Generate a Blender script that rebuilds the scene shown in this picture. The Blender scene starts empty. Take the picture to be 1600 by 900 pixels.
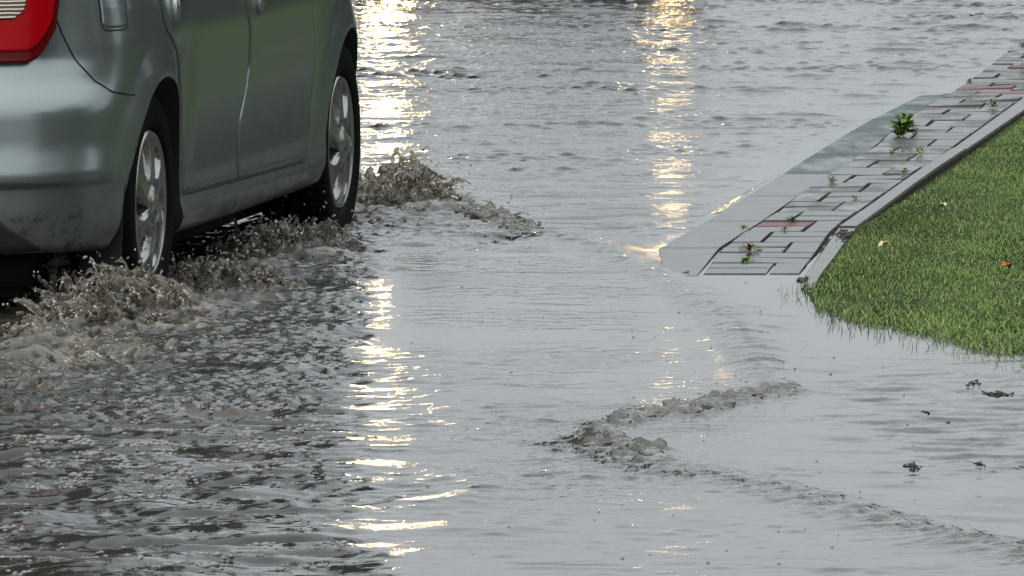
import bpy, bmesh, math, random
import numpy as np
from mathutils import Vector, Matrix
R = math.radians
sc = bpy.context.scene
C = sc.collection

# ------------------------------------------------------------------ camera
F_PX, CAM_H = 14500.0, 2.0
PITCH = math.atan((450 + 690) / F_PX)
cam_d = bpy.data.cameras.new('camera')
cam = bpy.data.objects.new('camera', cam_d); C.objects.link(cam)
cam.location = (0, 0, CAM_H)
cam.rotation_euler = (math.pi / 2 - PITCH, 0, 0)
cam_d.sensor_width = 36.0
cam_d.lens = F_PX / 1600 * 36
cam_d.clip_start = 0.5; cam_d.clip_end = 3000
sc.camera = cam
cam_d.dof.use_dof = False

# ------------------------------------------------------------------ sky, sun, exposure
SUN_EL, SUN_AZ = 52, 215            # sun behind and to the left, veiled by cloud
w = bpy.data.worlds.new('World'); sc.world = w; w.use_nodes = True
nt = w.node_tree; nt.nodes.clear()
sky = nt.nodes.new('ShaderNodeTexSky'); sky.sky_type = 'NISHITA'; sky.sun_disc = False
sky.sun_elevation = R(SUN_EL); sky.sun_rotation = R(SUN_AZ)
sky.air_density = 1.5; sky.dust_density = 4.0; sky.ozone_density = 1.0
hs = nt.nodes.new('ShaderNodeHueSaturation'); hs.inputs['Saturation'].default_value = 0.22
mx = nt.nodes.new('ShaderNodeMixRGB'); mx.inputs['Fac'].default_value = 0.65
tcw = nt.nodes.new('ShaderNodeTexCoord'); sxw = nt.nodes.new('ShaderNodeSeparateXYZ'); mrw = nt.nodes.new('ShaderNodeMapRange')
nt.links.new(tcw.outputs['Generated'], sxw.inputs[0]); nt.links.new(sxw.outputs['Z'], mrw.inputs[0])
mrw.inputs[1].default_value = 0; mrw.inputs[2].default_value = 1; mrw.inputs[3].default_value = 1.0; mrw.inputs[4].default_value = 2.4
mlw = nt.nodes.new('ShaderNodeMixRGB'); mlw.blend_type = 'MULTIPLY'; mlw.inputs['Fac'].default_value = 1
mlw.inputs['Color1'].default_value = (6.0, 6.45, 6.75, 1)      # cloud layer, brighter overhead
nt.links.new(mrw.outputs[0], mlw.inputs['Color2']); nt.links.new(mlw.outputs[0], mx.inputs['Color2'])
bg = nt.nodes.new('ShaderNodeBackground'); bg.inputs['Strength'].default_value = 0.10
out = nt.nodes.new('ShaderNodeOutputWorld')
nt.links.new(sky.outputs[0], hs.inputs['Color']); nt.links.new(hs.outputs[0], mx.inputs['Color1'])
nt.links.new(mx.outputs[0], bg.inputs[0]); nt.links.new(bg.outputs[0], out.inputs[0])
sd = bpy.data.lights.new('sun', 'SUN'); sd.energy = 1.0; sd.angle = R(25); sd.color = (1.0, .97, .92)
so = bpy.data.objects.new('sun', sd); C.objects.link(so)
az = R(SUN_AZ)
sdir = Vector((math.sin(az) * math.cos(R(SUN_EL)), math.cos(az) * math.cos(R(SUN_EL)), math.sin(R(SUN_EL))))
so.rotation_euler = sdir.to_track_quat('Z', 'Y').to_euler(); so.location = (-5, -5, 30)
vs = sc.view_settings
vs.view_transform = 'Standard'; vs.look = 'None'; vs.gamma = 1; vs.use_curve_mapping = False
vs.exposure = 0.40
sc.render.engine = 'CYCLES'
cy = sc.cycles
cy.max_bounces = 8; cy.glossy_bounces = 4; cy.transmission_bounces = 6; cy.transparent_max_bounces = 6
cy.sample_clamp_indirect = 30; cy.use_denoising = True; cy.denoiser = 'OPENIMAGEDENOISE'; cy.denoising_input_passes = 'RGB_ALBEDO_NORMAL'; cy.denoising_prefilter = 'ACCURATE'
cy.caustics_reflective = False; cy.caustics_refractive = False

# ------------------------------------------------------------------ measuring helpers
cp, sp = math.cos(PITCH), math.sin(PITCH)
def ray(px, py):
    a = (px - 800) / F_PX; b = (450 - py) / F_PX
    return np.array([a, cp + b * sp, -sp + b * cp])
def P(px, py, z=0.0):
    """ground point (at height z) seen at this place of the photograph"""
    d = ray(px, py); t = (z - CAM_H) / d[2]
    return np.array([d[0] * t, d[1] * t, z])
def sstep(a, b, x):
    t = np.clip((np.asarray(x, float) - a) / (b - a), 0, 1); return t * t * (3 - 2 * t)

# ------------------------------------------------------------------ object helpers
def tag(o, label=None, cat=None, group=None, kind=None):
    if label: o['label'] = label
    if cat: o['category'] = cat
    if group: o['group'] = group
    if kind: o['kind'] = kind
    return o
def link(name, me, parent=None):
    o = bpy.data.objects.new(name, me); C.objects.link(o)
    if parent is not None: o.parent = parent
    return o
def np_mesh(name, V, Fc, mats, parent=None, smooth=True, midx=None):
    """V (n,3), Fc (m,k) equal sized faces"""
    V = np.asarray(V, np.float32); Fc = np.asarray(Fc, np.int32)
    me = bpy.data.meshes.new(name)
    k = Fc.shape[1]
    me.vertices.add(len(V)); me.vertices.foreach_set('co', V.ravel())
    me.loops.add(Fc.size); me.loops.foreach_set('vertex_index', Fc.ravel())
    me.polygons.add(len(Fc))
    me.polygons.foreach_set('loop_start', np.arange(0, Fc.size, k, dtype=np.int32))
    me.polygons.foreach_set('loop_total', np.full(len(Fc), k, np.int32))
    me.polygons.foreach_set('use_smooth', np.full(len(Fc), smooth, bool))
    for m in (mats if isinstance(mats, (list, tuple)) else [mats]): me.materials.append(m)
    if midx is not None: me.polygons.foreach_set('material_index', np.asarray(midx, np.int32))
    me.update(calc_edges=True); me.validate()
    return link(name, me, parent)
def bm_obj(name, bm, mats, parent=None, smooth=True):
    me = bpy.data.meshes.new(name); bm.normal_update(); bm.to_mesh(me); bm.free()
    for m in (mats if isinstance(mats, (list, tuple)) else [mats]): me.materials.append(m)
    me.polygons.foreach_set('use_smooth', np.full(len(me.polygons), smooth, bool))
    return link(name, me, parent)
def empty(name, loc=(0, 0, 0), rz=0):
    o = bpy.data.objects.new(name, None); C.objects.link(o); o.location = loc; o.rotation_euler = (0, 0, rz)
    o.empty_display_size = .1
    return o
def tube(pts, rad, seg=8, closed=False):
    """tube arrays along points; rad scalar or list"""
    pts = np.asarray(pts, float); n = len(pts)
    rad = np.full(n, rad) if np.isscalar(rad) else np.asarray(rad)
    V = []; Fc = []
    T = np.gradient(pts, axis=0); T /= np.linalg.norm(T, axis=1)[:, None] + 1e-9
    up = np.array([0, 0, 1.0])
    if abs(T[0] @ up) > .9: up = np.array([1.0, 0, 0])
    for i in range(n):
        a = np.cross(T[i], up); a /= np.linalg.norm(a) + 1e-9; b = np.cross(a, T[i])
        for k in range(seg):
            t = 2 * math.pi * k / seg
            V.append(pts[i] + rad[i] * (math.cos(t) * a + math.sin(t) * b))
    for i in range(n - 1):
        for k in range(seg):
            Fc.append((i * seg + k, i * seg + (k + 1) % seg, (i + 1) * seg + (k + 1) % seg, (i + 1) * seg + k))
    return np.array(V), np.array(Fc)
class Acc:
    def __init__(s): s.V = []; s.F = []; s.M = []; s.n = 0
    def add(s, V, Fc, m=0):
        V = np.asarray(V, float); Fc = np.asarray(Fc)
        s.V.append(V); s.F.append(Fc + s.n); s.M.append(np.full(len(Fc), m)); s.n += len(V)
    def build(s, name, mats, parent=None, smooth=True):
        return np_mesh(name, np.vstack(s.V), np.vstack(s.F), mats, parent, smooth, np.concatenate(s.M))
def ico(sub=1):
    bm = bmesh.new(); bmesh.ops.create_icosphere(bm, subdivisions=sub, radius=1)
    V = np.array([v.co[:] for v in bm.verts]); Fc = np.array([[v.index for v in f.verts] for f in bm.faces]); bm.free()
    return V, Fc

# ------------------------------------------------------------------ materials
def new_mat(name):
    m = bpy.data.materials.new(name); m.use_nodes = True
    return m, m.node_tree, m.node_tree.nodes['Principled BSDF']
def simple(name, col, rough=.5, metal=0, **kw):
    m, t, b = new_mat(name)
    b.inputs['Base Color'].default_value = (*col, 1); b.inputs['Roughness'].default_value = rough
    b.inputs['Metallic'].default_value = metal
    for k, v in kw.items(): b.inputs[k.replace('_', ' ')].default_value = v
    return m
def noise(t, scale, detail=3, rough=.5, vec=None):
    n = t.nodes.new('ShaderNodeTexNoise'); n.inputs['Scale'].default_value = scale
    n.inputs['Detail'].default_value = detail; n.inputs['Roughness'].default_value = rough
    if vec is not None: t.links.new(vec, n.inputs['Vector'])
    return n
def ramp(t, fac, stops):
    r = t.nodes.new('ShaderNodeValToRGB'); els = r.color_ramp.elements
    while len(els) < len(stops): els.new(.5)
    for e, (p, c) in zip(els, stops):
        e.position = p; e.color = (c, c, c, 1) if np.isscalar(c) else (*c, 1)
    t.links.new(fac, r.inputs[0]); return r
def mixc(t, fac, a, b):
    m = t.nodes.new('ShaderNodeMixRGB')
    for inp, v in (('Fac', fac), ('Color1', a), ('Color2', b)):
        if hasattr(v, 'is_linked'): t.links.new(v, m.inputs[inp])
        elif inp == 'Fac': m.inputs[inp].default_value = v
        else: m.inputs[inp].default_value = (*v, 1)
    return m.outputs[0]
def coords(t, which='Object', scale=(1, 1, 1)):
    tc = t.nodes.new('ShaderNodeTexCoord'); mp = t.nodes.new('ShaderNodeMapping')
    mp.inputs['Scale'].default_value = scale
    t.links.new(tc.outputs[which], mp.inputs[0]); return mp.outputs[0]
def bump(t, b, h, strength, dist):
    n = t.nodes.new('ShaderNodeBump'); n.inputs['Strength'].default_value = strength; n.inputs['Distance'].default_value = dist
    t.links.new(h, n.inputs['Height']); t.links.new(n.outputs[0], b.inputs['Normal']); return n

def mat_water():
    m, t, b = new_mat('flood_water')
    at = t.nodes.new('ShaderNodeAttribute'); at.attribute_name = 'mud'
    n1 = noise(t, 30, 3, .6, coords(t)); n2 = noise(t, 1.2, 2, .5, coords(t))
    base = mixc(t, n2.outputs['Fac'], (.020, .019, .016), (.030, .028, .024))
    mudc = mixc(t, n1.outputs['Fac'], (.10, .092, .078), (.24, .21, .165))
    t.links.new(mixc(t, at.outputs['Fac'], base, mudc), b.inputs['Base Color'])
    b.inputs['IOR'].default_value = 1.36
    b.inputs['Roughness'].default_value = .045
    v = coords(t, 'Object', (1, .75, 1))
    a = noise(t, 20, 4, .62, v); c = noise(t, 60, 2, .5, v)
    ad = t.nodes.new('ShaderNodeMath'); ad.operation = 'MULTIPLY_ADD'
    t.links.new(c.outputs['Fac'], ad.inputs[0]); ad.inputs[1].default_value = .3; t.links.new(a.outputs['Fac'], ad.inputs[2])
    bn = bump(t, b, ad.outputs[0], 1, .006)
    ac = t.nodes.new('ShaderNodeAttribute'); ac.attribute_name = 'chop'; t.links.new(ac.outputs['Fac'], bn.inputs['Strength'])
    return m
def mat_splash():
    m, t, b = new_mat('splashing_muddy_water')
    n = noise(t, 14, 3, .6, coords(t))
    r = ramp(t, n.outputs['Fac'], [(.3, (.42, .35, .25)), (.7, (.80, .77, .70))])
    t.links.new(r.outputs[0], b.inputs['Base Color'])
    b.inputs['Roughness'].default_value = .06; b.inputs['IOR'].default_value = 1.33
    b.inputs['Transmission Weight'].default_value = .88
    return m
def mat_paint(name, dark, lite, dirt=True):
    m, t, b = new_mat(name)
    v = coords(t)
    n = noise(t, 900, 1, .5, v); r = ramp(t, n.outputs['Fac'], [(.3, dark), (.7, lite)])
    col = r.outputs[0]
    b.inputs['Metallic'].default_value = .8; b.inputs['Roughness'].default_value = .30
    b.inputs['Coat Weight'].default_value = .6; b.inputs['Coat Roughness'].default_value = .12
    if dirt:
        sx = t.nodes.new('ShaderNodeSeparateXYZ'); t.links.new(v, sx.inputs[0])
        # splashed road dirt up the lower body, thickest low at the rear bumper corner
        mr = t.nodes.new('ShaderNodeMapRange'); mr.inputs[1].default_value = .62; mr.inputs[2].default_value = .20
        t.links.new(sx.outputs['Z'], mr.inputs[0])
        n2 = noise(t, 7, 5, .65, v)
        ml = t.nodes.new('ShaderNodeMath'); ml.operation = 'MULTIPLY'
        t.links.new(mr.outputs[0], ml.inputs[0]); t.links.new(n2.outputs['Fac'], ml.inputs[1])
        dr = ramp(t, ml.outputs[0], [(.18, 0.0), (.62, .75)])
        col = mixc(t, dr.outputs[0], col, (.085, .078, .066))
        # scuffed patch
        mz = t.nodes.new('ShaderNodeMapRange'); mz.inputs[1].default_value = .35; mz.inputs[2].default_value = .31
        t.links.new(sx.outputs['Z'], mz.inputs[0])
        mxx = t.nodes.new('ShaderNodeMapRange'); mxx.inputs[1].default_value = -.45; mxx.inputs[2].default_value = -.52
        t.links.new(sx.outputs['X'], mxx.inputs[0])
        m2 = t.nodes.new('ShaderNodeMath'); m2.operation = 'MULTIPLY'
        t.links.new(mz.outputs[0], m2.inputs[0]); t.links.new(mxx.outputs[0], m2.inputs[1])
        n3 = noise(t, 26, 6, .75, v); r3 = ramp(t, n3.outputs['Fac'], [(.50, 0.0), (.60, .55)])
        m3 = t.nodes.new('ShaderNodeMath'); m3.operation = 'MULTIPLY'
        t.links.new(m2.outputs[0], m3.inputs[0]); t.links.new(r3.outputs[0], m3.inputs[1])
        col = mixc(t, m3.outputs[0], col, (.03, .028, .022))
        ro = t.nodes.new('ShaderNodeMapRange'); ro.inputs[3].default_value = .30; ro.inputs[4].default_value = .7
        t.links.new(dr.outputs[0], ro.inputs[0]); t.links.new(ro.outputs[0], b.inputs['Roughness'])
        cw = t.nodes.new('ShaderNodeMapRange'); cw.inputs[3].default_value = .6; cw.inputs[4].default_value = .1
        t.links.new(dr.outputs[0], cw.inputs[0]); t.links.new(cw.outputs[0], b.inputs['Coat Weight'])
    t.links.new(col, b.inputs['Base Color'])
    return m
def mat_stone(name, c1, c2, rough=.35, coat=.6, sc_=9, bs=.25, film=0):
    m, t, b = new_mat(name); v = coords(t)
    n = noise(t, sc_, 6, .65, v); n2 = noise(t, 160, 2, .5, v)
    r = ramp(t, n.outputs['Fac'], [(.3, c1), (.7, c2)])
    t.links.new(mixc(t, .25, r.outputs[0], n2.outputs['Color']) if False else r.outputs[0], b.inputs['Base Color'])
    b.inputs['Roughness'].default_value = rough
    b.inputs['Specular IOR Level'].default_value = .12; b.inputs['Coat Weight'].default_value = coat; b.inputs['Coat Roughness'].default_value = .05; b.inputs['Coat IOR'].default_value = 1.33
    bump(t, b, n2.outputs['Fac'], bs, .002)
    if film:            # a broken film of standing water
        nf_ = noise(t, film, 4, .6, coords(t, 'Object', (1, .35, 1))); rf = ramp(t, nf_.outputs['Fac'], [(.44, coat), (.60, .62)])
        t.links.new(rf.outputs[0], b.inputs['Coat Weight'])
    return m
def mat_attr(name, attr, rough=.5, **kw):
    m, t, b = new_mat(name)
    a = t.nodes.new('ShaderNodeAttribute'); a.attribute_name = attr
    t.links.new(a.outputs['Color'], b.inputs['Base Color']); b.inputs['Roughness'].default_value = rough
    for k, v in kw.items(): b.inputs[k.replace('_', ' ')].default_value = v
    return m
M = {}
M['water'] = mat_water(); M['splash'] = mat_splash()
M['paint'] = mat_paint('silver_green_car_paint', (.225, .258, .254), (.30, .335, .33))
M['paint_white'] = mat_paint('pale_car_paint', (.62, .63, .63), (.72, .73, .73), False)
M['black'] = simple('black_plastic', (.012, .012, .013), .55)
M['gap'] = simple('dark_gap', (.004, .004, .004), .8)
M['rubber'] = simple('wet_tyre_rubber', (.005, .005, .005), .6, 0, Specular_IOR_Level=.06)
M['capsilver'] = simple('silver_hubcap_paint', (.33, .325, .315), .24, .8, Coat_Weight=.5)
M['capdark'] = simple('dark_hubcap_recess', (.012, .012, .012), .6)
M['chrome'] = simple('satin_handle', (.55, .56, .56), .18, .9)
M['red'] = simple('red_lamp_lens', (.36, .001, .005), .18, 0, Specular_IOR_Level=.25)
M['reddark'] = simple('dark_red_lamp_rim', (.12, .002, .004), .16, 0, Specular_IOR_Level=.3)
def mat_lens():
    m, t, b = new_mat('ribbed_lamp_reflector')
    wv = t.nodes.new('ShaderNodeTexWave'); wv.bands_direction = 'Z'; wv.inputs['Scale'].default_value = 30; wv.inputs['Distortion'].default_value = .6
    t.links.new(coords(t), wv.inputs['Vector'])
    r = ramp(t, wv.outputs['Fac'], [(.2, (.16, .09, .05)), (.75, (.62, .55, .46))])
    t.links.new(r.outputs[0], b.inputs['Base Color']); b.inputs['Metallic'].default_value = .6; b.inputs['Roughness'].default_value = .15
    b.inputs['Coat Weight'].default_value = 1
    bump(t, b, wv.outputs['Fac'], .8, .004); return m
M['lens'] = mat_lens()
M['glass'] = simple('dark_car_glass', (.012, .014, .014), .03)
M['plate'] = simple('plate_white', (.7, .7, .68), .35)
m, t_, b_ = new_mat('headlight_bulb'); b_.inputs['Emission Color'].default_value = (1.0, .66, .29, 1); b_.inputs['Emission Strength'].default_value = 170; M['lamp'] = m
M['housing'] = simple('headlight_housing', (.35, .36, .36), .12, .9)
M['kerb'] = mat_stone('wet_kerb_concrete', (.05, .05, .048), (.10, .10, .097), .45, .5)
M['kerb_side'] = mat_stone('dark_kerb_side', (.035, .032, .026), (.07, .065, .055), .7, 0)  # lawn-side face and chamfer, coloured darker than the kerb top
M['gutter'] = mat_stone('wet_gutter_slab', (.030, .050, .046), (.055, .078, .072), .5, .08, 5, .25, 4.5)
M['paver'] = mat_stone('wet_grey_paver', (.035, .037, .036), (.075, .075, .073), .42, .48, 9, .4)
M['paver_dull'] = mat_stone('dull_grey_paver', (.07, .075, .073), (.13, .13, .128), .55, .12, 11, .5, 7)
M['paver_red'] = mat_stone('wet_red_paver', (.09, .028, .030), (.15, .045, .045), .45, .15, 14, .4)
def mat_bed():
    m, t, b = new_mat('water_and_sand_in_joints'); v = coords(t)
    n = noise(t, 5, 3, .6, v); r = ramp(t, n.outputs['Fac'], [(.50, 0.0), (.56, 1.0)])
    b.inputs['Base Color'].default_value = (.030, .028, .024, 1); b.inputs['Specular IOR Level'].default_value = .05; b.inputs['Roughness'].default_value = .7
    t.links.new(r.outputs[0], b.inputs['Coat Weight']); b.inputs['Coat IOR'].default_value = 1.4; b.inputs['Coat Roughness'].default_value = .03
    return m
M['bed'] = mat_bed()
m, t_, b_ = new_mat('wet_lawn_soil'); n_ = noise(t_, 2.2, 8, .7, coords(t_)); r_ = ramp(t_, n_.outputs['Fac'], [(.3, (.014, .020, .006)), (.7, (.034, .058, .012))])
t_.links.new(r_.outputs[0], b_.inputs['Base Color']); b_.inputs['Roughness'].default_value = .9; b_.inputs['Specular IOR Level'].default_value = .1; M['soil'] = m
M['asphalt'] = mat_stone('wet_asphalt', (.04, .04, .04), (.06, .06, .06), .5, .5, 40, .4)
M['grass'] = mat_attr('grass_blades', 'tint', .5, Subsurface_Weight=0)
M['leaf'] = mat_attr('weed_leaves', 'tint', .45)
M['tree_leaf'] = mat_attr('tree_leaves', 'tint', .55)
M['bark'] = mat_stone('bark', (.06, .045, .03), (.12, .09, .065), .9, 0, 6, .8)
M['debris'] = simple('sodden_leaf_litter', (.022, .017, .011), .35)
M['orange'] = simple('orange_leaf', (.50, .12, .02), .5)
M['pale'] = simple('pale_leaf', (.62, .55, .30), .5)
M['crest'] = simple('breaking_grey_water', (.30, .285, .25), .05, 0, IOR=1.36, Transmission_Weight=.6)
M['foam'] = simple('grey_water_foam', (.34, .34, .32), .12, 0, Transmission_Weight=.35, IOR=1.25)

# ------------------------------------------------------------------ flood water
rng = np.random.default_rng(11)
X0, X1, Y0, Y1 = -3.0, 3.3, 17.0, 47.0
DX, DY = .010, .0135
nx = int((X1 - X0) / DX) + 1; ny = int((Y1 - Y0) / DY) + 1
gx = np.linspace(X0, X1, nx); gy = np.linspace(Y0, Y1, ny)
GX, GY = np.meshgrid(gx, gy)
# place of each grid point in the photograph (only to lay the measured wake outline down on the ground)
_d = GY * cp - (0 - CAM_H) * sp; _u = GY * sp + (0 - CAM_H) * cp
IX = 800 + F_PX * GX / _d; IY = 450 - F_PX * _u / _d
kx = np.fft.rfftfreq(nx, DX); ky = np.fft.fftfreq(ny, DY)
KX, KY = np.meshgrid(kx, ky)
def field(lo, hi, ax=1.0, rot=0.0, seed=0):
    """band limited random surface, wavelengths lo..hi m; ax > 1 stretches crests along x (turned by rot)"""
    g = np.random.default_rng(seed)
    c, s = math.cos(rot), math.sin(rot)
    k = np.hypot((KX * c + KY * s) * ax, (-KX * s + KY * c))
    lam = 1 / np.maximum(k, 1e-6)
    amp = np.exp(-((np.log(lam) - .5 * (math.log(lo) + math.log(hi))) / (.5 * math.log(hi / lo))) ** 2) / np.maximum(k, .2)
    ph = g.standard_normal(k.shape) + 1j * g.standard_normal(k.shape)
    f = np.fft.irfft2(ph * amp, s=(ny, nx)); return f / f.std()
def blur(a, sx_, sy_):
    g = np.exp(-2 * math.pi ** 2 * ((KX * sx_) ** 2 + (KY * sy_) ** 2))
    return np.fft.irfft2(np.fft.rfft2(a) * g, s=(ny, nx))
def inpoly(poly):
    x, y = IX, IY; ins = np.zeros(x.shape, bool); n = len(poly)
    for i in range(n):
        (x1, y1), (x2, y2) = poly[i], poly[(i + 1) % n]
        if y1 == y2: continue
        c = ((y1 > y) != (y2 > y)) & (x < (x2 - x1) * (y - y1) / (y2 - y1) + x1)
        ins ^= c
    return ins.astype(float)
def near_line(pts, width, ysq=1.0):
    """closeness 0..1 to a measured polyline, metres on the ground; also signed cross distance"""
    W_ = [P(*p) for p in pts]; best = np.full(GX.shape, 1e9)
    for a, b in zip(W_[:-1], W_[1:]):
        ab = (b - a)[:2]; L2 = ab @ ab
        t = np.clip(((GX - a[0]) * ab[0] + (GY - a[1]) * ab[1]) / L2, 0, 1)
        best = np.minimum(best, np.hypot(GX - a[0] - t * ab[0], (GY - a[1] - t * ab[1]) * ysq))
    return np.exp(-(best / width) ** 2)
def ridged(f): return 1 - 2 * np.abs(f) / (np.abs(f) + 1.0)

wob = field(.3, 1.2, 1, 0, 5)
T1 = blur(inpoly([(470, 300), (690, 312), (770, 338), (835, 368), (760, 395), (640, 410), (584, 440), (578, 505), (545, 560),
                  (538, 600), (440, 650), (330, 665), (170, 650), (0, 640), (-300, 640), (-300, 380), (150, 400), (300, 390)]), .035, .08)
T1 = np.clip(T1 * (1 + .25 * wob), 0, 1)
T2 = blur(inpoly([(-300, 620), (180, 640), (430, 630), (552, 590), (530, 640), (508, 720), (522, 770), (560, 850), (610, 920), (-300, 980)]), .04, .10)
T1 = np.where(T1 < .02, 0, T1); T2 = np.where(T2 < .02, 0, T2)
fr_smooth = near_line([(835, 366), (905, 380), (1000, 412), (1080, 455), (1140, 500), (1178, 545), (1188, 590)], .075, .35)
fr_break = near_line([(1222, 612), (1180, 620), (1100, 640), (1010, 648), (945, 668)], .055, .32)
fr_break2 = near_line([(935, 690), (1000, 702)], .05, .30)
fr_foam = near_line([(930, 700), (1040, 735), (1180, 757), (1300, 792), (1450, 832), (1600, 866), (1750, 905)], .10, .40)
fr_mid = near_line([(860, 665), (930, 700), (900, 760)], .22, .5)
chopR = blur(inpoly([(1290, 590), (1600, 560), (1900, 560), (1900, 760), (1440, 730), (1290, 690)]), .08, .25)
far = sstep(330, 60, IY)
calm = 1 - .86 * blur(inpoly([(480, 335), (860, 385), (1150, 480), (1180, 570), (900, 630), (700, 560), (540, 545)]), .06, .22) - .25 * sstep(650, 780, IY) * sstep(520, 700, IX)
pave = sstep(1.0, .3, 0 * GX)  # placeholder replaced below

fine = field(.026, .055, 1.2, 0, 21); ripple = field(.05, .16, 1.2, .12, 1); ripple2 = field(.16, .5, 2.0, -.15, 2); swell = field(.5, 1.4, 1.6, .1, 3)
chop = field(.035, .09, 1.9, .14, 4); chop2 = field(.09, .24, 1.9, .08, 6); lump = field(.22, .6, 1.2, 0, 7)
longw = field(.16, .42, 2.6, .10, 8); longw2 = field(.07, .16, 3.0, .22, 9)
def crest(f, k=1.1): e = np.exp(k * np.clip(f, -3, 2.6)); return (e - e.mean()) / e.std()
cr1 = crest(ripple, 1.0); cr2 = crest(ripple2, .8)
patchy = .45 + .55 * sstep(-.8, 1.4, field(.5, 2.5, 2, 0, 31))
h = .00055 * cr1 * (1 + 1.1 * far) * patchy * calm + .00036 * fine * (.12 * calm + far) + .0012 * cr2 * (1 + 1.1 * far) * calm + .0020 * swell * calm
gust = np.clip(field(.5, 2.5, 2, 0, 12), 0, 3)
h += .0010 * ripple * gust * (.5 + far)
rc = ridged(chop) ; rc2 = ridged(chop2)
h += T1 * (.0030 * rc + .0032 * rc2 + .0036 * lump + .0016 * fine)
mudz = near_line([(60, 560), (120, 520), (250, 500), (330, 440), (470, 385), (560, 330), (690, 318)], .16, .35)
h += mudz * (.007 * rc2 + .006 * rc + .010 * np.clip(lump, -1, 2))
h += T2 * (.0070 * np.minimum(longw, .7) + .0036 * np.minimum(longw2, .9) + .0009 * rc + .0005 * fine)
h += fr_smooth * (.014 + .0018 * chop2) + fr_smooth * .0032 * rc
h += fr_break * (.012 + .004 * rc2 + .007 * rc + .003 * fine) + fr_break2 * (.006 + .002 * rc2 + .005 * rc + .003 * fine)
h += fr_foam * (.010 + .004 * rc2 + .0040 * rc + .0012 * fine) + fr_mid * (.0018 * rc2 + .0026 * rc)
h += chopR * (.0026 * np.minimum(chop2, 1) + .0020 * rc)
# concentric swell behind the wake front, lower middle
cpt = P(560, 760); rr = np.hypot((GX - cpt[0]), (GY - cpt[1]) * .55)
h += .004 * np.cos(rr * 2 * math.pi / .26) * np.exp(-(rr / .8) ** 2) * sstep(.05, .2, rr)
# still shallows over the pavement and the lawn edge
shal = blur(inpoly([(1000, 400), (1130, 333), (1300, 225), (1415, 156), (1560, 100), (1700, 60), (2600, -100), (2600, 560), (1270, 560), (1240, 500), (1080, 450)]), .06, .2)
h *= 1 - .93 * np.clip(shal * 1.2, 0, 1)
h += .006 * near_line([(1126, 334), (1213, 279), (1293, 228), (1382, 174)], .022)
h *= 1 - .75 * blur(inpoly([(592, 365), (760, 400), (760, 545), (566, 548), (592, 500)]), .025, .12)
edge = sstep(X0, X0 + .5, GX) * sstep(X1, X1 - .5, GX) * sstep(Y0, Y0 + 1, GY) * sstep(Y1, Y1 - 1.5, GY)
h *= edge
mud = np.clip(T1 * (.02 + .14 * np.clip(chop2 + .4 * lump, -.4, 1.6)) + mudz * (.45 + .3 * chop2) + fr_break * .22 + fr_break2 * .22 + fr_foam * .08 + chopR * .05, 0, 1)

chopa = np.clip(.27 * calm + .05 + .35 * far + .45 * T1 - .08 * T2 + .8 * fr_break + .8 * fr_break2 + .7 * fr_foam + .5 * fr_mid + .35 * fr_smooth + .3 * mudz - .25 * np.clip(shal, 0, 1), .04, 1)
def build_water():
    idx = np.arange(nx * ny).reshape(ny, nx)
    Fq = np.stack([idx[:-1, :-1], idx[:-1, 1:], idx[1:, 1:], idx[1:, :-1]], -1).reshape(-1, 4)
    V = np.stack([GX, GY, h], -1).reshape(-1, 3)
    # outer sheet: flat rectangles round the fine part
    BX0, BX1, BY0, BY1 = -14, 14, -8, 95
    n0 = len(V)
    xs = [BX0, X0, X1, BX1]; ys = [BY0, Y0, Y1, BY1]
    OV = [(x, y, 0) for y in ys for x in xs]
    OF = []
    for j in range(3):
        for i in range(3):
            if i == 1 and j == 1: continue
            a = n0 + j * 4 + i; OF.append((a, a + 1, a + 5, a + 4))
    V = np.vstack([V, OV]); Fq = np.vstack([Fq, OF])
    o = np_mesh('flood_water', V, Fq, M['water'])
    at = o.data.attributes.new('mud', 'FLOAT', 'POINT')
    at.data.foreach_set('value', np.concatenate([mud.ravel(), np.zeros(16)]).astype(np.float32))
    at = o.data.attributes.new('chop', 'FLOAT', 'POINT')
    at.data.foreach_set('value', np.concatenate([chopa.ravel(), np.full(16, .4)]).astype(np.float32))
    tag(o, 'grey muddy flood water with ripples and a curved wake over the road', 'water', kind='structure')
    return o
build_water()
def water_h(x, y):
    i = np.clip(((np.asarray(x) - X0) / DX).astype(int), 0, nx - 1); j = np.clip(((np.asarray(y) - Y0) / DY).astype(int), 0, ny - 1)
    return h[j, i]

# ------------------------------------------------------------------ road and ground sheets below
o = np_mesh('road', [(-14, -8, -.06), (14, -8, -.06), (14, 95, -.06), (-14, 95, -.06)], [(0, 1, 2, 3)], M['asphalt'], smooth=False)
tag(o, 'wet asphalt road under the flood water', 'road', kind='structure')
o = np_mesh('ground', [(-900, -300, -.12), (900, -300, -.12), (900, 1500, -.12), (-900, 1500, -.12)], [(0, 1, 2, 3)], M['soil'], smooth=False)
tag(o, 'dark flat ground out to the horizon', 'ground', kind='structure')

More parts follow.
